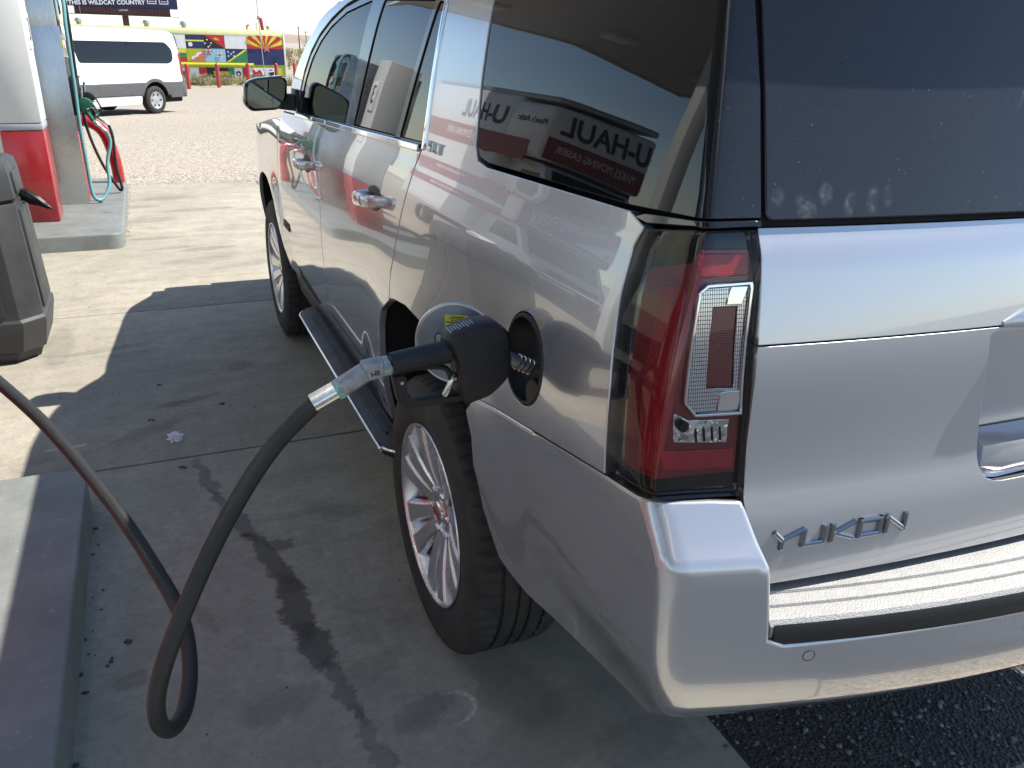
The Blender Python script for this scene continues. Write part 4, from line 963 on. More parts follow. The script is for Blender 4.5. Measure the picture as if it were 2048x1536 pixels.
for k in range(200): rk.add((-1.885+abs(random.gauss(0, .02)), random.uniform(5.7, 9.0), .002), random.choice([.004, .006, .009]))
rk.build('gravel_stones', 'gravel')
# bits of dirt along the near island and over the slab
rk = Rocks()
for k in range(34): rk.add((-1.952+abs(random.gauss(0, .016)), random.uniform(-.6, 1.2), .002), random.choice([.002, .003, .004, .006, .009]))
for k in range(70): rk.add((random.uniform(-1.9, -.9), random.uniform(-.6, 4.5), .001), random.choice([.0015, .002, .003, .004]))
for c in ((-1.70, 2.30), (-1.745, 1.86), (-1.44, .72), (-1.88, .19), (-1.83, .26), (-1.63, 1.33), (-1.42, 1.95)):
    for k in range(4): rk.add((c[0]+random.gauss(0, .007), c[1]+random.gauss(0, .007), .002), random.uniform(.005, .010))
rk.build('dirt_crumbs', 'debris')
# crumpled tissue
bm = bmesh.new(); g_ = bmesh.ops.create_icosphere(bm, subdivisions=3, radius=1)
for v in bm.verts:
    d = v.co.normalized(); k = .62+.32*math.sin(7*d.x+3*d.y)*math.cos(6*d.y-4*d.z)+.22*math.sin(11*d.z+5*d.x)+random.uniform(-.06, .06)
    v.co = Vector((d.x*.040*k, d.y*.030*k, max(-.02, d.z*.032*k)+.02))
ts = from_bm('crumpled_tissue', bm, 'tissue'); ts.location = (-1.648, 1.60, .0); tag(ts, 'crumpled white tissue lying on the concrete', 'litter')

# ------------------------------------------------------------------ pump islands
def island(name, x0, x1, y0, y1, h, label):
    o = empty(name, label=label, cat='pump island', group='pump islands')
    pl = rnd([(x0, y0), (x1, y0), (x1, y1), (x0, y1)], .12, 6); c = np.mean([(x0, y0), (x1, y1)], 0)
    rows = []
    for z, d in ((-.01, 0), (h-.016, 0), (h-.006, .002), (h-.0015, .006), (h, .014)):
        rows.append([(a-np.sign(a-c[0])*d, b_-np.sign(b_-c[1])*d, z) for a, b_ in pl])
    loft('kerb_block', rows, 'island_paint', o, angle=50)
    return o
island('pump_island', -3.35, -1.955, -3.0, 1.17, .15, 'grey painted pump island beside the SUV, nearest the camera')
island('pump_island', -3.35, -1.885, 5.55, 8.75, .13, 'grey painted pump island farther off, carrying the red and white pump')
# ------------------------------------------------------------------ fuel dispensers
def dispenser(y0, z0, label, num):
    o = empty('fuel_dispenser', (-2.62 if y0 > 2 else -2.95, y0, z0), label=label, cat='fuel pump', group='fuel pumps')
    # (y0 is the camera-side face of the red end column)
    box('end_column_base', (.065, .20, .385), (.325, .40, .77), 'red_gloss', o, .012)
    box('end_column_band', (.065, .20, .80), (.325, .40, .058), 'grey_band', o, .012)
    box('end_column_shaft', (.065, .20, 1.395), (.325, .40, 1.13), 'cream_panel', o, .012)
    box('cabinet_side', (.035, .865, .80), (.77, .03, 1.60), 'stainless', o, .004)
    box('cabinet_lower', (.02, 1.30, .32), (.80, .84, .64), 'red_gloss', o, .01)
    box('cabinet_nozzle_bay', (.015, 1.30, .98), (.77, .84, .68), 'black_plastic', o, .01)
    box('cabinet_head', (.0, 1.30, 1.62), (.80, .86, .60), 'stainless', o, .015)
    box('far_column_base', (.065, 1.95, .385), (.325, .30, .77), 'red_gloss', o, .012)
    box('far_column_shaft', (.065, 1.95, 1.365), (.325, .30, 1.19), 'cream_panel', o, .012)
    box('display', (.402, 1.30, 1.68), (.012, .60, .30), 'gloss_black', o, .004)
    for k in range(3):
        box('nozzle_boot', (.425, 1.08+.22*k, .98), (.09, .13, .34), 'black_plastic', o, .02)
        box('grade_button', (.412, 1.08+.22*k, 1.44), (.012, .10, .07), ['yellow_label', 'white_ink', 'red_ink'][k], o, .004)
    box('number_plate', (.234, .20, 1.55), (.012, .2, .28), 'white_ink', o, .003)
    text('number', num, .26, frame((.242, .20, 1.55), (0, 1, 0), (0, 0, 1)), 'label_ink', o, ext=.001)
    t_ = lathe('door_emblem', [(.0, .17), (.004, .175), (.004, .19), (0, .195)], 'white_ink', o, seg=36); t_.location = (.422, 1.30, .33); t_.rotation_euler = (0, math.pi/2, 0)
    return o
dA = dispenser(6.20, .13, 'red and white fuel pump with steel side on the farther island', '3')
dB = dispenser(-1.05, .15, 'red and white fuel pump at the nearest island, seen only in the car paint', '4')
# hanging nozzles with hoses on the far pump
def hung(y, mat, hmat, label, x=-2.075, z=1.02, bot=.16, sway=0.):
    o = empty('hung_nozzle', (x, y, z), label=label, cat='pump nozzle', group='nozzles hung on the farther pump')
    nr = empty('nozzle', (0, 0, 0), parent=o); nozzle(nr, mat); nr.rotation_euler = (0, math.radians(-112), 0); nr.location = (-.05, 0, .12)
    return o
dep = bpy.context.view_layer
hA = hung(7.25, 'nozzle_green', 'hose_teal', 'green pump nozzle hung on the farther pump with a teal hose')
hB = hung(7.50, 'black_plastic', 'rubber_hose', 'black pump nozzle hung behind the green one with a black hose', x=-2.055, z=1.06)
def P2(L, o): return [Vector(p)-o.location for p in smoothpath(L, 6)]
# nozzle tail end in world after rotation
a_ = math.radians(-112); tl = Vector((-.3882*math.cos(a_)+(1.0861-1.11)*math.sin(a_), 0, .3882*math.sin(a_)+(1.0861-1.11)*math.cos(a_)))
e = hA.location+Vector((-.05, 0, .12))+tl
tube('hose', P2([e, e+Vector((.02, 0, -.10)), (-1.99, 7.22, .5), (-2.0, 7.16, .30), (-2.06, 7.10, .185), (-2.12, 7.06, .165), (-2.16, 7.06, .24), (-2.165, 7.08, .5), (-2.17, 7.10, .85), (-2.16, 7.12, 1.2), (-2.15, 7.14, 1.7), (-2.15, 7.2, 2.0), (-2.3, 7.3, 2.06)], hA), .0165, 'hose_teal', hA, 10)
e = hB.location+Vector((-.05, 0, .12))+tl
tube('hose', P2([e, e+Vector((.02, 0, -.12)), (-1.93, 7.56, .42), (-1.91, 7.62, .22), (-1.915, 7.66, .16), (-1.95, 7.66, .19), (-2.06, 7.6, .45), (-2.14, 7.55, .8), (-2.155, 7.50, 1.2), (-2.14, 7.46, 1.75), (-2.16, 7.44, 2.0), (-2.35, 7.44, 2.06)], hB), .0145, 'rubber_hose', hB, 10)
# red pipe guard
def hoop(y, label, x0=-2.85, x1=-1.985, z0=.13, h=.66):
    o = tube('pipe_guard', smoothpath([(x1+.03, y, z0-.01), (x1+.03, y, z0+.15), (x1+.005, y, z0+h*.55), (x1-.06, y, z0+h*.85), (x1-.20, y, z0+h), (-2.42, y, z0+h+.015), (x0+.20, y, z0+h), (x0+.06, y, z0+h*.85), (x0, y, z0+h*.5), (x0, y, z0-.01)], 6), .062, 'red_gloss', None, 18)
    return tag(o, label, 'guard rail', 'red pipe guards')
hoop(8.42, 'bent red pipe guard at the far end of the farther pump island')
hoop(-2.6, 'bent red pipe guard at the end of the nearest pump island', z0=.15)

# ------------------------------------------------------------------ waste bin
bn = empty('waste_bin', (-2.560, 3.16, 0), label='grey plastic waste bin with panelled sides at the left edge', cat='waste bin')
def octs(h, ch, z, g=0.):
    return [(h-ch, -h, z), (h, -h+ch, z), (h, h-ch, z), (h-ch, h, z), (-h+ch, h, z), (-h, h-ch, z), (-h, -h+ch, z), (-h+ch, -h, z)]
loft('body', [octs(a, c, z) for z, a, c in ((.0, .27, .10), (.05, .285, .10), (.07, .31, .10), (.20, .335, .10), (.235, .335, .10), (.25, .325, .10), (.82, .298, .095), (.84, .294, .095))], 'bin_plastic', bn, angle=28)
loft('lid', [octs(a, c, z) for z, a, c in ((.842, .286, .095), (.852, .292, .095), (.862, .298, .095), (.99, .290, .09), (1.03, .280, .085), (1.048, .255, .08), (1.05, .18, .05))], 'bin_plastic', bn, angle=28)
for k in range(4):
    a = k*math.pi/2; q = Matrix.Rotation(a, 4, 'Z')
    for sgn in (-1,):
        V = [(-.13, -.325, .26), (.13, -.325, .26), (.105, -.268, .80), (-.105, -.268, .80)]
        pn = prism('side_panel', [(-.165, .27), (.165, .27), (.150, .80), (-.150, .80)], lambda u, z, d: tuple(q @ Vector((u, -(.325-(z-.25)*.0475)-d, z))), -.01, .012, 'bin_plastic', bn, .006, 2)
    prism('lid_panel', [(-.12, .875), (.12, .875), (.115, .985), (-.115, .985)], lambda u, z, d: tuple(q @ Vector((u, -(.298-(z-.86)*.06)-d, z))), -.01, .010, 'bin_plastic', bn, .004, 2)
box('lid_opening', (0, 0, 1.051), (.24, .24, .012), 'void_black', bn, .003)
bg_ = bmesh.new(); bmesh.ops.create_icosphere(bg_, subdivisions=3, radius=1)
for v in bg_.verts:
    d = v.co.copy(); t = (d.x+1)/2; k = (1-t*.75)*(1+.18*math.sin(9*d.y+4*d.x)+.15*math.sin(13*d.z+6*d.x))
    v.co = Vector((d.x*.105, d.y*.035*k, d.z*.045*k-.045*t*t+.0))
bo_ = from_bm('bag_corner', bg_, 'bag_black', None, smooth=True); bo_.location = (-2.20, 3.20, .83); bo_.rotation_euler = (0, math.radians(14), math.radians(-20)); tag(bo_, 'black plastic bag corner sticking out of the grey waste bin', 'bag')
bw = bmesh.new(); bmesh.ops.create_icosphere(bw, subdivisions=3, radius=1)
for v in bw.verts:
    d = v.co.copy(); k = 1+.14*math.sin(6*d.x+5*d.z)+.12*math.sin(8*d.y+3); v.co = Vector((d.x*.10*k, d.y*.09*k, d.z*.045*k))
bo2 = from_bm('white_bag', bw, 'bag_white', None, smooth=True); bo2.location = (-2.52, 3.06, 1.095); tag(bo2, 'white plastic bag bulging from the top of the grey bin', 'bag')
# orange traffic barrel beyond the far pump
tb = empty('traffic_barrel', (-3.30, 10.2, 0), label='orange and white traffic barrel behind the farther pump', cat='traffic barrel')
simple('barrel_orange', (.72, .13, .03), .5)
lathe('barrel_body', [(0, .0001), (0, .36), (.06, .36), (.07, .29), (.35, .28), (.36, .27), (.62, .265), (.63, .255), (.88, .25), (.90, .22), (1.0, .10), (1.0, .0001)], 'barrel_orange', tb, seg=28)
lathe('barrel_stripe', [(.37, .273), (.38, .276), (.60, .270), (.61, .266)], 'white_ink', tb, seg=28); lathe('barrel_stripe', [(.74, .258), (.75, .261), (.85, .258), (.86, .254)], 'white_ink', tb, seg=28)

# ------------------------------------------------------------------ canopy over the islands (seen in the glass)
cn = empty('canopy', (0, 0, 0), label='white flat canopy over the pump islands, reflected in the side glass', cat='canopy')
CX0, CX1, CY0, CY1, CZ = -9.2, -3.0, -6.4, 12.4, 4.2
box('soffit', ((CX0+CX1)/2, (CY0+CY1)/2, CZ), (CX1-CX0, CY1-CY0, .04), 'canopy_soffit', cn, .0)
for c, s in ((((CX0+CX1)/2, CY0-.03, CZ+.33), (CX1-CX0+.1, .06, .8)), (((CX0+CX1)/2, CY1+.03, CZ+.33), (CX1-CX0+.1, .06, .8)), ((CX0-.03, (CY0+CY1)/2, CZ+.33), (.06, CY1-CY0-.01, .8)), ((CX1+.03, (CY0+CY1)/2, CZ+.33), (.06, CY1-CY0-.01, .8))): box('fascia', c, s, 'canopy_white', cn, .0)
for x in (-8.2, -6.2, -4.2):
    for y in (-3.0, 1.5, 6.0, 10.0):
        box('light_fixture', (x, y, CZ-.075), (.5, .5, .12), 'canopy_white', cn, .02); 
box('roof_deck', ((CX0+CX1)/2, (CY0+CY1)/2, CZ+.6), (CX1-CX0-.2, CY1-CY0-.2, .05), 'canopy_white', cn, 0)
for y in (-2.55, 3.85): box('support_post', (-4.15, y, CZ/2-.015), (.17, .17, CZ-.01), 'canopy_white', cn, .02)
for y in (-2.55, 4.1): box('support_post', (-8.6, y, CZ/2-.015), (.30, .30, CZ-.01), 'canopy_white', cn, .02)
# ------------------------------------------------------------------ white passenger van (local: x forward, y left)
VG = -.25
van = empty('passenger_van', (-1.912, 23.752, VG), math.radians(-135), label='white passenger van with dark windows parked on the gravel', cat='van')
def vW(x, z):
    w_ = herm([.2, .45, .9, 1.2, 1.6, 1.95, 2.08, 2.12], [.90, .95, .965, .955, .915, .865, .80, .70], z)
    return w_-.05*sst(-.75, -1.12, x)-.12*sst(2.9, 4.2, x)
def vanS(s):
    def S(Q): Q = np.asarray(Q); return np.stack([Q[:, 0], s*vW(Q[:, 0], Q[:, 1]), Q[:, 1]], -1)
    return S
wa = [(.46*math.cos(a), .36+.46*math.sin(a)) for a in np.linspace(math.radians(10), math.radians(170), 12)]
wf = [(3.3+.46*math.cos(a), .36+.46*math.sin(a)) for a in np.linspace(math.radians(10), math.radians(170), 12)]
win = rnd([(2.33, 1.30), (2.42, 1.80), (-.60, 1.80), (-.80, 1.62), (-.78, 1.36), (-.62, 1.27)], .08, 5)
dwin = rnd([(2.62, 1.28), (2.68, 1.80), (3.05, 1.76), (3.45, 1.34), (3.42, 1.12), (2.80, 1.16)], .06, 4)
for s in (1, -1):
    ol = [(-1.05, .78), (-.95, .78)]+[(-.52, .78)]+[(.46, .78), (.46, .78), (2.80, .78), (2.80, .78), (3.9, .78), (4.15, .95), (4.25, 1.12), (3.65, 1.42), (3.25, 1.86), (2.95, 2.04), (2.4, 2.08), (-.8, 2.08), (-1.0, 2.04), (-1.08, 1.6)]
    ol = [(-1.08, .80), (-.42, .80)]+[(a, b_) for a, b_ in wa[::-1] if b_ > .8]+[(.42, .80), (2.88, .80)]+[(a, b_) for a, b_ in wf[::-1] if b_ > .8]+[(3.72, .80), (4.1, .85), (4.25, 1.12), (3.65, 1.45), (3.25, 1.88), (2.95, 2.05), (2.4, 2.09), (-.8, 2.09), (-1.0, 2.04), (-1.08, 1.6)]
    panel('body_side', ol, vanS(s), 'van_white', van, [win, dwin], sp=.09, flip=(s > 0), r=.006, fl=.02)
    panel('side_window', win, vanS(s), 'privacy_glass', van, sp=.1, g=.002, off=-.004, flip=(s > 0), fl=.01)
    panel('door_window', dwin, vanS(s), 'privacy_glass', van, sp=.1, g=.002, off=-.004, flip=(s > 0), fl=.01)
    cl = [(-1.10, .40), (-.55, .40), (-.50, .50)]+wa[::-1]+[(.50, .50), (2.80, .50)]+wf[::-1]+[(3.8, .50), (4.2, .45), (4.2, .80), (3.72, .797)]+[(3.3+.55*math.cos(a), .36+.55*math.sin(a)) for a in np.linspace(math.radians(52), math.radians(128), 7)]+[(2.88, .797), (.44, .797)]+[(.55*math.cos(a), .36+.55*math.sin(a)) for a in np.linspace(math.radians(52), math.radians(128), 7)]+[(-.44, .797), (-1.09, .797)]
    panel('side_cladding', cl, vanS(s), 'van_grey', van, sp=.09, off=.012, flip=(s > 0), r=.01, fl=.03)
    panel('sill_panel', [(.48, .26), (2.84, .26), (2.84, .495), (.48, .495)], vanS(s), 'van_white', van, sp=.1, off=-.012, flip=(s > 0), r=.01, fl=.03)
    box('pane_divider', (.72, s*.902, 1.55), (.012, .012, .50), 'black_plastic', van, .002, rot=Matrix.Rotation(math.radians(s*-0), 3, 'X'))
    box('door_handle', (2.50, s*.975, 1.00), (.20, .03, .045), 'van_grey', van, .012)
    box('key_lock', (2.52, s*.968, .86), (.03, .015, .03), 'van_grey', van, .005)
    prism('tail_lamp', [(-1.09, .98), (-1.03, .98), (-1.03, 1.52), (-1.09, 1.52)], lambda a, b_, d: (a, s*(float(vW(a, b_))+d), b_), -.02, .012, 'red_lamp', van, .004)
    box('door_gap', (2.50, s*.955, 1.42), (.008, .02, .01), 'void_black', van, 0)
T2 = np.linspace(-1, 1, 15); xs_ = [-1.02, -.8, 0, 1, 2, 2.5, 2.95]
P = np.array([[(x, .80*t, 2.085+.05*(1-abs(t)**3)-.03*max(0, (-x-.7))*3) for t in T2] for x in xs_]); grid('roof', P, 'van_white', van)
P = np.array([[(x, e*t, z) for t in T2] for x, z, e in ((2.95, 2.10, .80), (3.28, 1.9, .84), (3.65, 1.46, .86), (4.25, 1.14, .82), (4.40, .95, .80), (4.42, .45, .78))]); grid('windscreen_and_nose', P, 'van_white', van)
P = np.array([[(x, e*t, z) for t in T2] for x, z, e in ((-1.02, 2.09, .78), (-1.09, 1.9, .84), (-1.12, 1.2, .92), (-1.13, .78, .93))]); grid('rear_doors', P, 'van_white', van)
box('rear_bumper', (-1.12, 0, .58), (.18, 1.86, .36), 'van_grey', van, .05, 3)
box('underbody', (1.4, 0, .38), (5.2, 1.5, .22), 'void_black', van, .05)
box('cabin_dark', (1.2, 0, 1.3), (3.9, 1.60, 1.0), 'void_black', van, .02)
vw = empty('wheel', (0, .84, .36), parent=van)
lathe('tyre', [(-.10, .22), (-.115, .26), (-.11, .32), (-.08, .352), (.08, .352), (.11, .32), (.115, .26), (.10, .22)], 'tyre_rubber', vw, axis='y', seg=40)
lathe('hubcap', [(.085, .0001), (.095, .05), (.075, .10), (.085, .18), (.10, .22), (.07, .225)], 'galvanised', vw, axis='y', seg=30)
for k in range(6):
    a = k*math.pi/3; box('hubcap_slot', (.155*math.cos(a), .092, .155*math.sin(a)), (.05, .02, .035), 'void_black', vw, .008, rot=Matrix.Rotation(-a, 3, 'Y'))
for x, y, rz in ((3.3, .84, 0), (0, -.84, math.pi), (3.3, -.84, math.pi)):
    r_ = vw.copy(); link(r_, van); r_.location = (x, y, .36); r_.rotation_euler = (0, 0, rz)
    for ch in list(vw.children): link(ch.copy(), r_)

# ------------------------------------------------------------------ building painted with flags
MS = 1.0866; MY = 42.0
def mx(x): return -1.583+(x+1.583)*MS
def mz(z): return 1.645+(z-1.645)*MS
mb = empty('painted_trailer', (0, 0, 0), label='long low yellow building painted with rows of national flags', cat='building')
xl, xr, zt, zbm = mx(-6.2), mx(4.60), mz(2.10), -.45
box('wall', ((xl+xr)/2, MY+1.2, (zt+zbm)/2), (xr-xl, 2.4, zt-zbm), 'fl_lime', mb, .03)
box('roof_edge', ((xl+xr)/2, MY-.012, mz(1.97)), (xr-xl-.02, .022, (mz(2.09)-mz(1.85))), 'fl_pale', mb, .004)
tube('ridge', [(xl+.1, MY-.01, mz(.61)), (xr-1.55, MY-.01, mz(.63))], .10, 'fl_lime', mb, 14)
box('end_trim', (xr-.03, MY-.018, (zt+zbm)/2+.1), (.07, .03, zt-zbm-.4), 'fl_white', mb, .004)
def flag(name, els):
    V = []; F = []; fm = []; mats = []
    for li, (mat, poly) in enumerate(els):
        if mat not in mats: mats.append(mat)
        b0 = len(V); V += [(mx(a), MY-.016-.004*li, mz(b_)) for a, b_ in poly]; F.append(tuple(range(b0, b0+len(poly)))); fm.append(mats.index(mat))
    bm = bmesh.new(); vv = [bm.verts.new(v) for v in V]; fl_ = []
    for f, k in zip(F, fm):
        ff_ = bm.faces.new([vv[i] for i in f]); ff_.material_index = k
        ff_.normal_update()
        if ff_.normal.y > 0: ff_.normal_flip()
    bmesh.ops.triangulate(bm, faces=bm.faces[:])
    me = bpy.data.meshes.new(name); bm.to_mesh(me); bm.free()
    for m_ in mats: me.materials.append(MATS[m_])
    return link(bpy.data.objects.new(name, me), mb)
def rc(x0, z0, x1, z1): return [(x0, z0), (x1, z0), (x1, z1), (x0, z1)]
def disc(x, z, r_, n=14, sy=1.): return [(x+r_*math.cos(2*math.pi*k/n), z+r_*sy*math.sin(2*math.pi*k/n)) for k in range(n)]
def star(x, z, r_, n=5, k=.4, rot=math.pi/2): return [(x+(r_ if i % 2 == 0 else r_*k)*math.cos(rot+math.pi*i/n), z+(r_ if i % 2 == 0 else r_*k)*math.sin(rot+math.pi*i/n)) for i in range(2*n)]
flag('painted_flag', [('fl_white', rc(-1.2, 1.28, .415, 1.83)), ('fl_yellow', disc(-.07, 1.60, .13))])
flag('painted_flag', [('fl_yellow', rc(-1.2, 1.10, .405, 1.275)), ('fl_green', rc(-1.2, .93, .40, 1.10)), ('fl_red', rc(-1.2, .74, .395, .93)), ('fl_white', star(.0, 1.03, .125))])
flag('painted_flag', [('fl_navy', rc(.42, 1.285, 1.165, 1.83)), ('fl_yellow', rc(.42, 1.57, 1.165, 1.63)), ('fl_white', star(.60, 1.45, .10, 9, .8))])
flag('painted_flag', [('fl_black', rc(1.17, 1.29, 2.02, 1.84)), ('fl_red', [(1.17, 1.84), (2.02, 1.84), (2.02, 1.30)]), ('fl_gold', [(1.52, 1.74), (1.60, 1.70), (1.66, 1.76), (1.76, 1.70), (1.84, 1.62), (1.70, 1.63), (1.60, 1.66)])]+[('fl_white', star(a, b_, r_)) for a, b_, r_ in ((1.30, 1.65, .05), (1.20, 1.50, .05), (1.46, 1.52, .05), (1.40, 1.42, .035), (1.33, 1.36, .055))])
flag('painted_flag', [('fl_white', rc(2.03, 1.30, 2.935, 1.855))])
flag('painted_flag', [('fl_gold', rc(.405, .745, 1.15, 1.28)), ('fl_lime', [(.405, .745), (1.15, 1.28), (.405, 1.28)]), ('fl_copper', [(.45, .748), (1.15, .748), (1.15, 1.27)]), ('fl_white', [(.56, .84), (.62, .96), (.76, 1.02), (.84, 1.12), (1.0, 1.16), (1.04, 1.10), (.92, 1.04), (.86, .96), (.74, .92), (.64, .84)])])
flag('painted_flag', [('fl_sky', rc(1.155, .745, 2.015, 1.29)), ('fl_navy', rc(1.155, 1.06, 1.46, 1.29)), ('fl_white', [(1.155, 1.09), (1.19, 1.06), (1.46, 1.26), (1.43, 1.29)]), ('fl_white', [(1.155, 1.26), (1.19, 1.29), (1.46, 1.09), (1.43, 1.06)]), ('fl_white', rc(1.155, 1.14, 1.46, 1.21)), ('fl_white', rc(1.28, 1.06, 1.34, 1.29)), ('fl_red', rc(1.155, 1.155, 1.46, 1.195)), ('fl_red', rc(1.29, 1.06, 1.33, 1.29)), ('fl_white', [(1.68, 1.14), (1.86, 1.14), (1.86, .98), (1.77, .90), (1.68, .98)]), ('fl_red', rc(1.68, 1.02, 1.86, 1.06)), ('fl_red', rc(1.75, .92, 1.79, 1.14))])
flag('painted_flag', [('fl_navy', rc(2.02, .75, 2.915, 1.305)), ('fl_green', [(2.10, .752), (2.915, .752), (2.915, 1.26)]), ('fl_yellow', [(2.02, .752), (2.12, .752), (2.915, 1.25), (2.915, 1.305), (2.86, 1.305)])]+[('fl_white', star(a, b_, .055)) for a, b_ in ((2.13, 1.17), (2.36, 1.17), (2.25, 1.09), (2.13, 1.01), (2.36, 1.01))])
rays = []
cx_, cz_ = 3.72, 1.33
for k in range(13):
    a0, a1 = math.pi*k/13, math.pi*(k+1)/13
    def hit(a):
        dx, dz = math.cos(a), math.sin(a); t = min((4.49-cx_)/dx if dx > 1e-6 else 9, (2.945-cx_)/dx if dx < -1e-6 else 9, (1.87-cz_)/dz if dz > 1e-6 else 9); return (cx_+dx*t, cz_+dz*t)
    if k % 2 == 0: rays.append(('fl_red', [(cx_, cz_), hit(a0), hit(a1)]))
flag('painted_state_flag', [('fl_yellow', rc(2.945, 1.33, 4.49, 1.875)), ('fl_navy', rc(2.945, .66, 4.52, 1.33))]+rays+[('fl_copper', star(3.79, 1.36, .21))])
flag('painted_road_shield', [('fl_white', [(3.90, 1.06), (3.95, 1.12), (4.10, 1.02), (4.30, 1.02), (4.35, .98), (4.26, .90), (4.33, .80), (4.30, .69), (4.10, .60), (3.90, .68), (3.86, .80), (3.92, .90)])])
def mtext(s, x, z, size, mat, d=.10, **kw): return text('painted_lettering', s, size*MS, frame((mx(x), MY-d, mz(z)), (1, 0, -.06), (0, 0, 1)), mat, mb, ext=.001, **kw)
mtext('66', 4.09, .765, .24, 'fl_black', bold=.006); mtext('ROUTE', 4.11, .955, .115, 'fl_black')
flag('painted_flag', [('fl_white', rc(-1.2, .37, .38, .50)), ('fl_red', rc(-1.2, .22, .38, .365)), ('fl_green', rc(-1.2, .08, .38, .22))])
flag('painted_flag', [('fl_white', rc(.46, .085, .83, .51)), ('fl_red', rc(.83, .085, 1.15, .51))])
flag('painted_flag', [('fl_black', rc(1.16, .09, 2.07, .515)), ('fl_gold', [(1.40, .37), (2.07, .37), (2.07, .20), (1.40, .20), (1.46, .285)])])
flag('painted_flag', [('fl_green', rc(2.08, .09, 2.32, .52)), ('fl_white', rc(2.32, .09, 2.66, .52)), ('fl_red', rc(2.66, .09, 2.97, .52)), ('fl_black', disc(2.49, .28, .11)), ('fl_white', disc(2.49, .26, .055))])
flag('painted_flag', [('fl_white', rc(2.985, .23, 3.61, .535)), ('fl_green', rc(2.985, .09, 3.61, .23)), ('fl_red', [(3.06, .20), (3.12, .32), (3.07, .44), (3.15, .47), (3.22, .38), (3.30, .36), (3.36, .46), (3.44, .44), (3.50, .34), (3.52, .20), (3.44, .22), (3.38, .28), (3.30, .22), (3.24, .26), (3.16, .20)])])
flag('painted_flag', [('fl_white', rc(3.625, .09, 4.14, .545)), ('fl_black', disc(3.92, .33, .12, 12, 1.2)), ('fl_white', [(3.80, .40), (4.02, .44), (4.03, .38), (3.81, .34)])])
# roof things: vents, valve pipe, lamps
for x in (-3.63, -1.04, .44):
    v_ = lathe('roof_vent', [(0, .0001), (0, .10), (.13, .11), (.14, .20), (.18, .20), (.19, .14), (.24, .15), (.29, .13), (.30, .0001)], 'galvanised', mb, seg=18); v_.location = (mx(x), MY+.5, zt-.01)
tube('roof_valve_pipe', smoothpath([(mx(3.74), MY+.4, zt), (mx(3.70), MY+.4, zt+.42), (mx(3.66), MY+.4, zt+.52), (mx(3.54), MY+.4, zt+.56)], 4), .085, 'red_gloss', mb, 12)
tube('roof_pipe', [(mx(3.50), MY+.4, zt), (mx(3.50), MY+.4, zt+.34)], .06, 'fl_white', mb, 10)
lathe('roof_globe', [(0, .0001), (0, .04), (.06, .04), (.08, .08), (.14, .10), (.20, .08), (.22, .0001)], 'galvanised', mb, seg=14).location = (mx(3.98), MY+.4, zt)
tube('roof_elbow', smoothpath([(mx(3.08), MY+.3, zt-.02), (mx(3.06), MY+.3, zt+.12), (mx(3.10), MY+.3, zt+.2), (mx(3.17), MY+.3, zt+.2)], 4), .05, 'fl_copper', mb, 10)
fp_ = tube('flagpole', [(mx(3.52), MY-.9, -.32), (mx(3.40), MY-.9, 4.6)], .022, 'galvanised', None, 10); tag(fp_, 'thin grey pole standing before the painted building', 'pole')
# bollards
BP = [(.26, 36.93), (1.58, 38.31), (3.02, 39.6), (4.45, 40.7), (5.83, 43.88), (6.62, 45.19)]
BL = ['red bollard nearest the white van', 'second red bollard from the van, before the flag wall', 'third red bollard from the van, partly behind the car mirror', 'red bollard before the road shield on the wall', 'red bollard standing clear to the right of the flag wall', 'rightmost red bollard, beside the windscreen pillar']
for (x, y), lb in zip(BP, BL):
    b_ = lathe('bollard', [(-.05, .0001), (-.05, .085), (.92, .085), (.97, .07), (1.0, .035), (1.005, .0001)], 'red_gloss', None, seg=18); b_.location = (x, y, -.3); tag(b_, lb, 'bollard', 'red steel bollards')
# ------------------------------------------------------------------ billboard
bb = empty('billboard', (0, 120, 0), label='navy billboard on a brown post beyond the white van', cat='billboard')
box('panel', (-2.3, 0, 7.9), (12.6, .3, 5.6), 'bill_navy', bb, .03)
box('apron', (-2.45, .1, 4.70), (11.0, .25, .85), 'bill_brown', bb, .03)
for k in range(28): box('apron_slat', (-7.8+.395*k, -.04, 4.70), (.18, .06, .80), 'bill_brown', bb, .01)
box('catwalk', (-2.5, -.5, 4.22), (13.0, 1.0, .07), 'dark_steel', bb, .01)
box('post', (-2.3, .6, 2.0), (.75, .75, 4.8), 'bill_brown', bb, .05)
for x in (-8.3, -8.0, -7.3): box('ladder_rail', (x, -.3, 4.65), (.05, .05, .9), 'galvanised', bb, .0)
text('lettering', 'THIS IS WILDCAT COUNTRY', .66, frame((-4.15, -.16, 5.60), (1, 0, .04), (0, 0, 1)), 'white_ink', bb, ext=.01, bold=.022, space=1.02)
text('lettering', 'LAMAR', .34, frame((-2.4, -.10, 4.80), (1, 0, .04), (0, 0, 1)), 'white_ink', bb, ext=.01)
for x in (1.0, 2.4):
    for c, s in (((x, -.16, 5.70), (1.1, .02, .09)), ((x-.5, -.16, 6.0), (.09, .02, .6)), ((x+.5, -.16, 6.0), (.09, .02, .6)), ((x, -.16, 5.95), (.7, .02, .07))): box('emblem_stroke', c, s, 'white_ink', bb, 0)
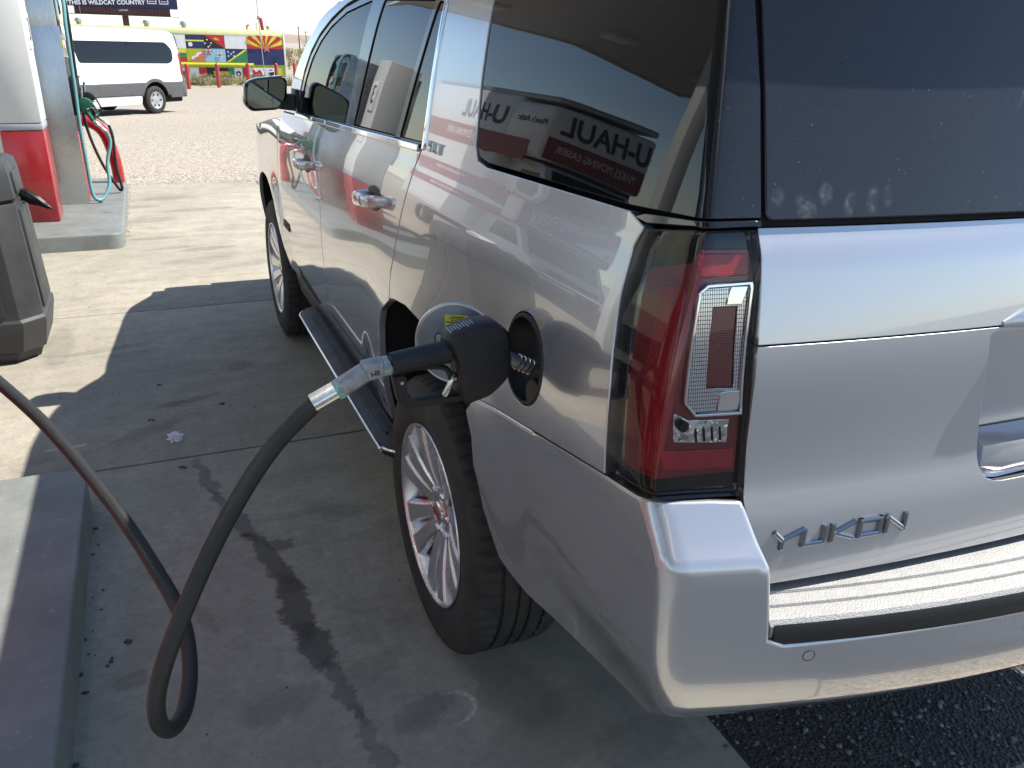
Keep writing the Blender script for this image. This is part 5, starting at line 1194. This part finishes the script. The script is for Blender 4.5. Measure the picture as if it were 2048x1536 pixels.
# ------------------------------------------------------------------ utility poles, hills
for k, (x, y, h, lb) in enumerate(((32.6, 200, 5.4, 'nearer utility pole on the desert skyline'), (46.2, 268, 5.2, 'middle utility pole, shorter, with a crossarm'), (38.3, 200, 5.6, 'utility pole right against the windscreen pillar'))):
    o = empty('utility_pole', (x, y, -.3), label=lb, cat='utility pole', group='utility poles on the skyline')
    tube('shaft', [(0, 0, -.2), (0, 0, h)], [.14, .10], 'wood_pole', o, 8); box('crossarm', (0, 0, h-.5), (1.6, .1, .12), 'wood_pole', o, 0)
bm = bmesh.new(); R_ = []
for i, x in enumerate(np.linspace(-2600, 3800, 70)):
    h = 13+6*math.sin(x*.0021+1.0)+4*math.sin(x*.0063)+2*math.sin(x*.019)
    R_.append([bm.verts.new((x, y, z)) for y, z in ((2300, -1), (2420, h*.55), (2550, h), (2900, h*1.05), (3200, -1))])
for a, b_ in zip(R_[:-1], R_[1:]):
    for k in range(4): bm.faces.new((a[k], b_[k], b_[k+1], a[k+1]))
from_bm('hills', bm, 'hill', None, smooth=True)['kind'] = 'structure'
# ------------------------------------------------------------------ vegetation
def tuft(bm, c, h, n, spread, wd):
    for k in range(n):
        a = random.uniform(0, 6.283); t = random.uniform(.1, 1)*spread; hh = h*random.uniform(.5, 1.1)
        b0 = Vector(c)+Vector((math.cos(a)*t*.35, math.sin(a)*t*.35, 0)); tip = Vector(c)+Vector((math.cos(a)*t, math.sin(a)*t, hh)); sd_ = Vector((-math.sin(a), math.cos(a), 0))*wd
        mid = (b0+tip)/2+Vector((0, 0, hh*.12))
        v = [bm.verts.new(p) for p in (b0-sd_, b0+sd_, mid+sd_*.8, tip, mid-sd_*.8)]; bm.faces.new(v)
bm = bmesh.new()
for k in range(90):
    t = random.random(); x = -1.2+6.3*t; y = 41.3-1.2*random.random()-.9*(1-t)*random.random(); tuft(bm, (x, y, -.31), random.uniform(.18, .55), 34, .35, .012)
for k in range(2200):
    x = random.uniform(4.5, 60); y = random.uniform(44, 190); s_ = random.uniform(.6, 1.6)*(1+y/200); tuft(bm, (x, y, -.31), .35*s_, 10, .45*s_, .03*s_)
o = from_bm('dry_grass', bm, 'dry_grass'); o['kind'] = 'stuff'
def shrub(x, y, h, w_, mat, label, n=420, group='desert shrubs'):
    o = empty('desert_shrub', (x, y, -.3), label=label, cat='shrub', group=group)
    bm = bmesh.new()
    cl_ = [(random.uniform(-.7, .7)*w_, random.uniform(-.7, .7)*w_, random.uniform(.25, .85)*h) for _ in range(14)]
    for k in range(n):
        c = random.choice(cl_); p = Vector(c)+Vector((random.gauss(0, .20)*w_, random.gauss(0, .20)*w_, random.gauss(0, .13)*h)); p.z = max(.03, p.z)
        s_ = h*random.uniform(.035, .075); u_ = Vector((random.gauss(0, 1), random.gauss(0, 1), random.gauss(0, 1))).normalized(); v_ = u_.orthogonal().normalized()
        bm.faces.new([bm.verts.new(p+q) for q in (u_*s_, v_*s_*.55, -u_*s_, -v_*s_*.55)])
    from_bm('foliage', bm, mat, o)
    bm = bmesh.new()
    for c in cl_[:8]:
        a = Vector((0, 0, -.02)); b_ = Vector(c); sd_ = Vector((.02, .012, 0))*h
        bm.faces.new([bm.verts.new(q) for q in (a-sd_, a+sd_, b_)])
        sd_ = Vector((-.012, .02, 0))*h; bm.faces.new([bm.verts.new(q) for q in (a-sd_, a+sd_, b_)])
    from_bm('stems', bm, 'wood_pole', o)
SH = [(11.0, 62, 1.5, 1.3, 'sage_leaf', 'grey green bush behind the bollards right of the painted wall'), (16, 88, 2.2, 2.4, 'sage_leaf', 'broad pale bush in the middle of the scrub'), (24.5, 125, 3.0, 3.2, 'sage_leaf', 'wide sage clump far back in the scrub'), (16.2, 80, 3.9, 2.0, 'green_leaf', 'dark green bush beside the windscreen pillar'), (9.2, 56, .8, 1.0, 'sage_leaf', 'low pale tuft right of the red bollards'), (30, 150, 3.2, 4., 'sage_leaf', 'farthest sage clump under the hills'),
      (-.1, 38.6, .55, .5, 'sage_leaf', 'small sage tuft at the foot of the bollard nearest the van'), (.9, 39.6, .6, .7, 'sage_leaf', 'sage tuft between the first two bollards'), (2.3, 40.6, .55, .6, 'sage_leaf', 'sage tuft left of the car mirror under the flags')]
for a in SH: shrub(*a)
# ------------------------------------------------------------------ rental box truck (seen in the side glass)
tk = empty('box_truck', (-7.1, 10.7, 0), label='white and red moving truck facing the pumps, reflected in the side glass', cat='truck')
tk.scale = (.92, .92, .92)
simple('truck_white', (.72, .72, .71), .3, vary=.03, Coat_Weight=.4)
simple('truck_red', (.26, .018, .022), .35)
simple('truck_ink', (.015, .016, .03), .5)
box('cargo_body', (0, 3.35, 2.0), (2.3, 4.3, 2.1), 'truck_white', tk, .08, 3)
box('attic', (0, .65, 2.45), (2.3, 1.3, 1.0), 'truck_white', tk, .10, 3)
box('roof_cap', (0, 2.75, 3.10), (2.26, 5.4, .14), 'galvanised', tk, .05)
for s in (-1, 1):
    box('side_stripe', (s*1.152, 2.9, 2.02), (.01, 5.0, .30), 'truck_red', tk, 0)
    text('lettering', 'U-HAUL', .55, frame((s*1.156, 2.3, 2.50), (0, 1 if s > 0 else -1, 0), (0, 0, 1)), 'truck_ink', tk, ext=.002, bold=.012, shear=.15)
    text('lettering', "Mom's Attic", .20, frame((s*1.156, .55, 2.55), (0, 1 if s > 0 else -1, 0), (0, 0, 1)), 'truck_ink', tk, ext=.002, shear=.2)
    text('lettering', 'MAKES MOVING EASIER', .17, frame((s*1.16, 3.0, 2.02), (0, 1 if s > 0 else -1, 0), (0, 0, 1)), 'white_ink', tk, ext=.002)
box('nose_stripe', (0, -.004, 2.14), (2.16, .01, .34), 'truck_red', tk, 0)
text('lettering', 'U-HAUL', .56, frame((-.1, -.01, 2.58), (1, 0, 0), (0, 0, 1)), 'truck_ink', tk, ext=.002, bold=.014, shear=.15)
text('lettering', 'MAKES MOVING EASIER', .17, frame((0, -.012, 2.14), (1, 0, 0), (0, 0, 1)), 'white_ink', tk, ext=.002)
text('lettering', 'EL 1170 D', .10, frame((.6, .3, 3.175), (1, 0, 0), (0, .2, 1)), 'truck_ink', tk, ext=.002)
prism('cab', rnd([(.35, .55), (-.95, .55), (-1.0, 1.0), (-.55, 1.22), (.05, 1.90), (.9, 1.92), (1.2, 1.92), (1.2, .55)], .06, 3), lambda a, b_, d: (d, a, b_), -.95, .95, 'truck_white', tk, .03)
prism('windscreen', [(-.50, 1.27), (.0, 1.85), (-.015, 1.865), (-.515, 1.285)], lambda a, b_, d: (d, a, b_), -.82, .82, 'privacy_glass', tk)
for s in (-1, 1): prism('cab_window', [(-.30, 1.28), (.12, 1.78), (.75, 1.78), (.75, 1.28)], lambda a, b_, d: (s*d, a, b_), .94, .956, 'privacy_glass', tk)
box('front_bumper', (0, -1.02, .62), (1.9, .16, .25), 'chrome', tk, .04)
box('grille', (0, -1.0, .92), (1.2, .08, .22), 'black_plastic', tk, .02)
box('chassis', (0, 2.4, .62), (1.0, 5.6, .25), 'void_black', tk, .02)
tw = empty('wheel', (.85, -.2, .38), parent=tk)
lathe('tyre', [(-.12, .22), (-.13, .27), (-.12, .35), (-.09, .38), (.09, .38), (.12, .35), (.13, .27), (.12, .22)], 'tyre_rubber', tw, axis='x', seg=32)
lathe('hub', [(-.08, .22), (.05, .20), (.06, .0001)], 'galvanised', tw, axis='x', seg=24)
for x, y in ((-.85, -.2), (.85, 4.3), (-.85, 4.3)):
    r_ = tw.copy(); link(r_, tk); r_.location = (x, y, .38)
    if x < 0: r_.rotation_euler = (0, 0, math.pi)
    for ch in list(tw.children): link(ch.copy(), r_)
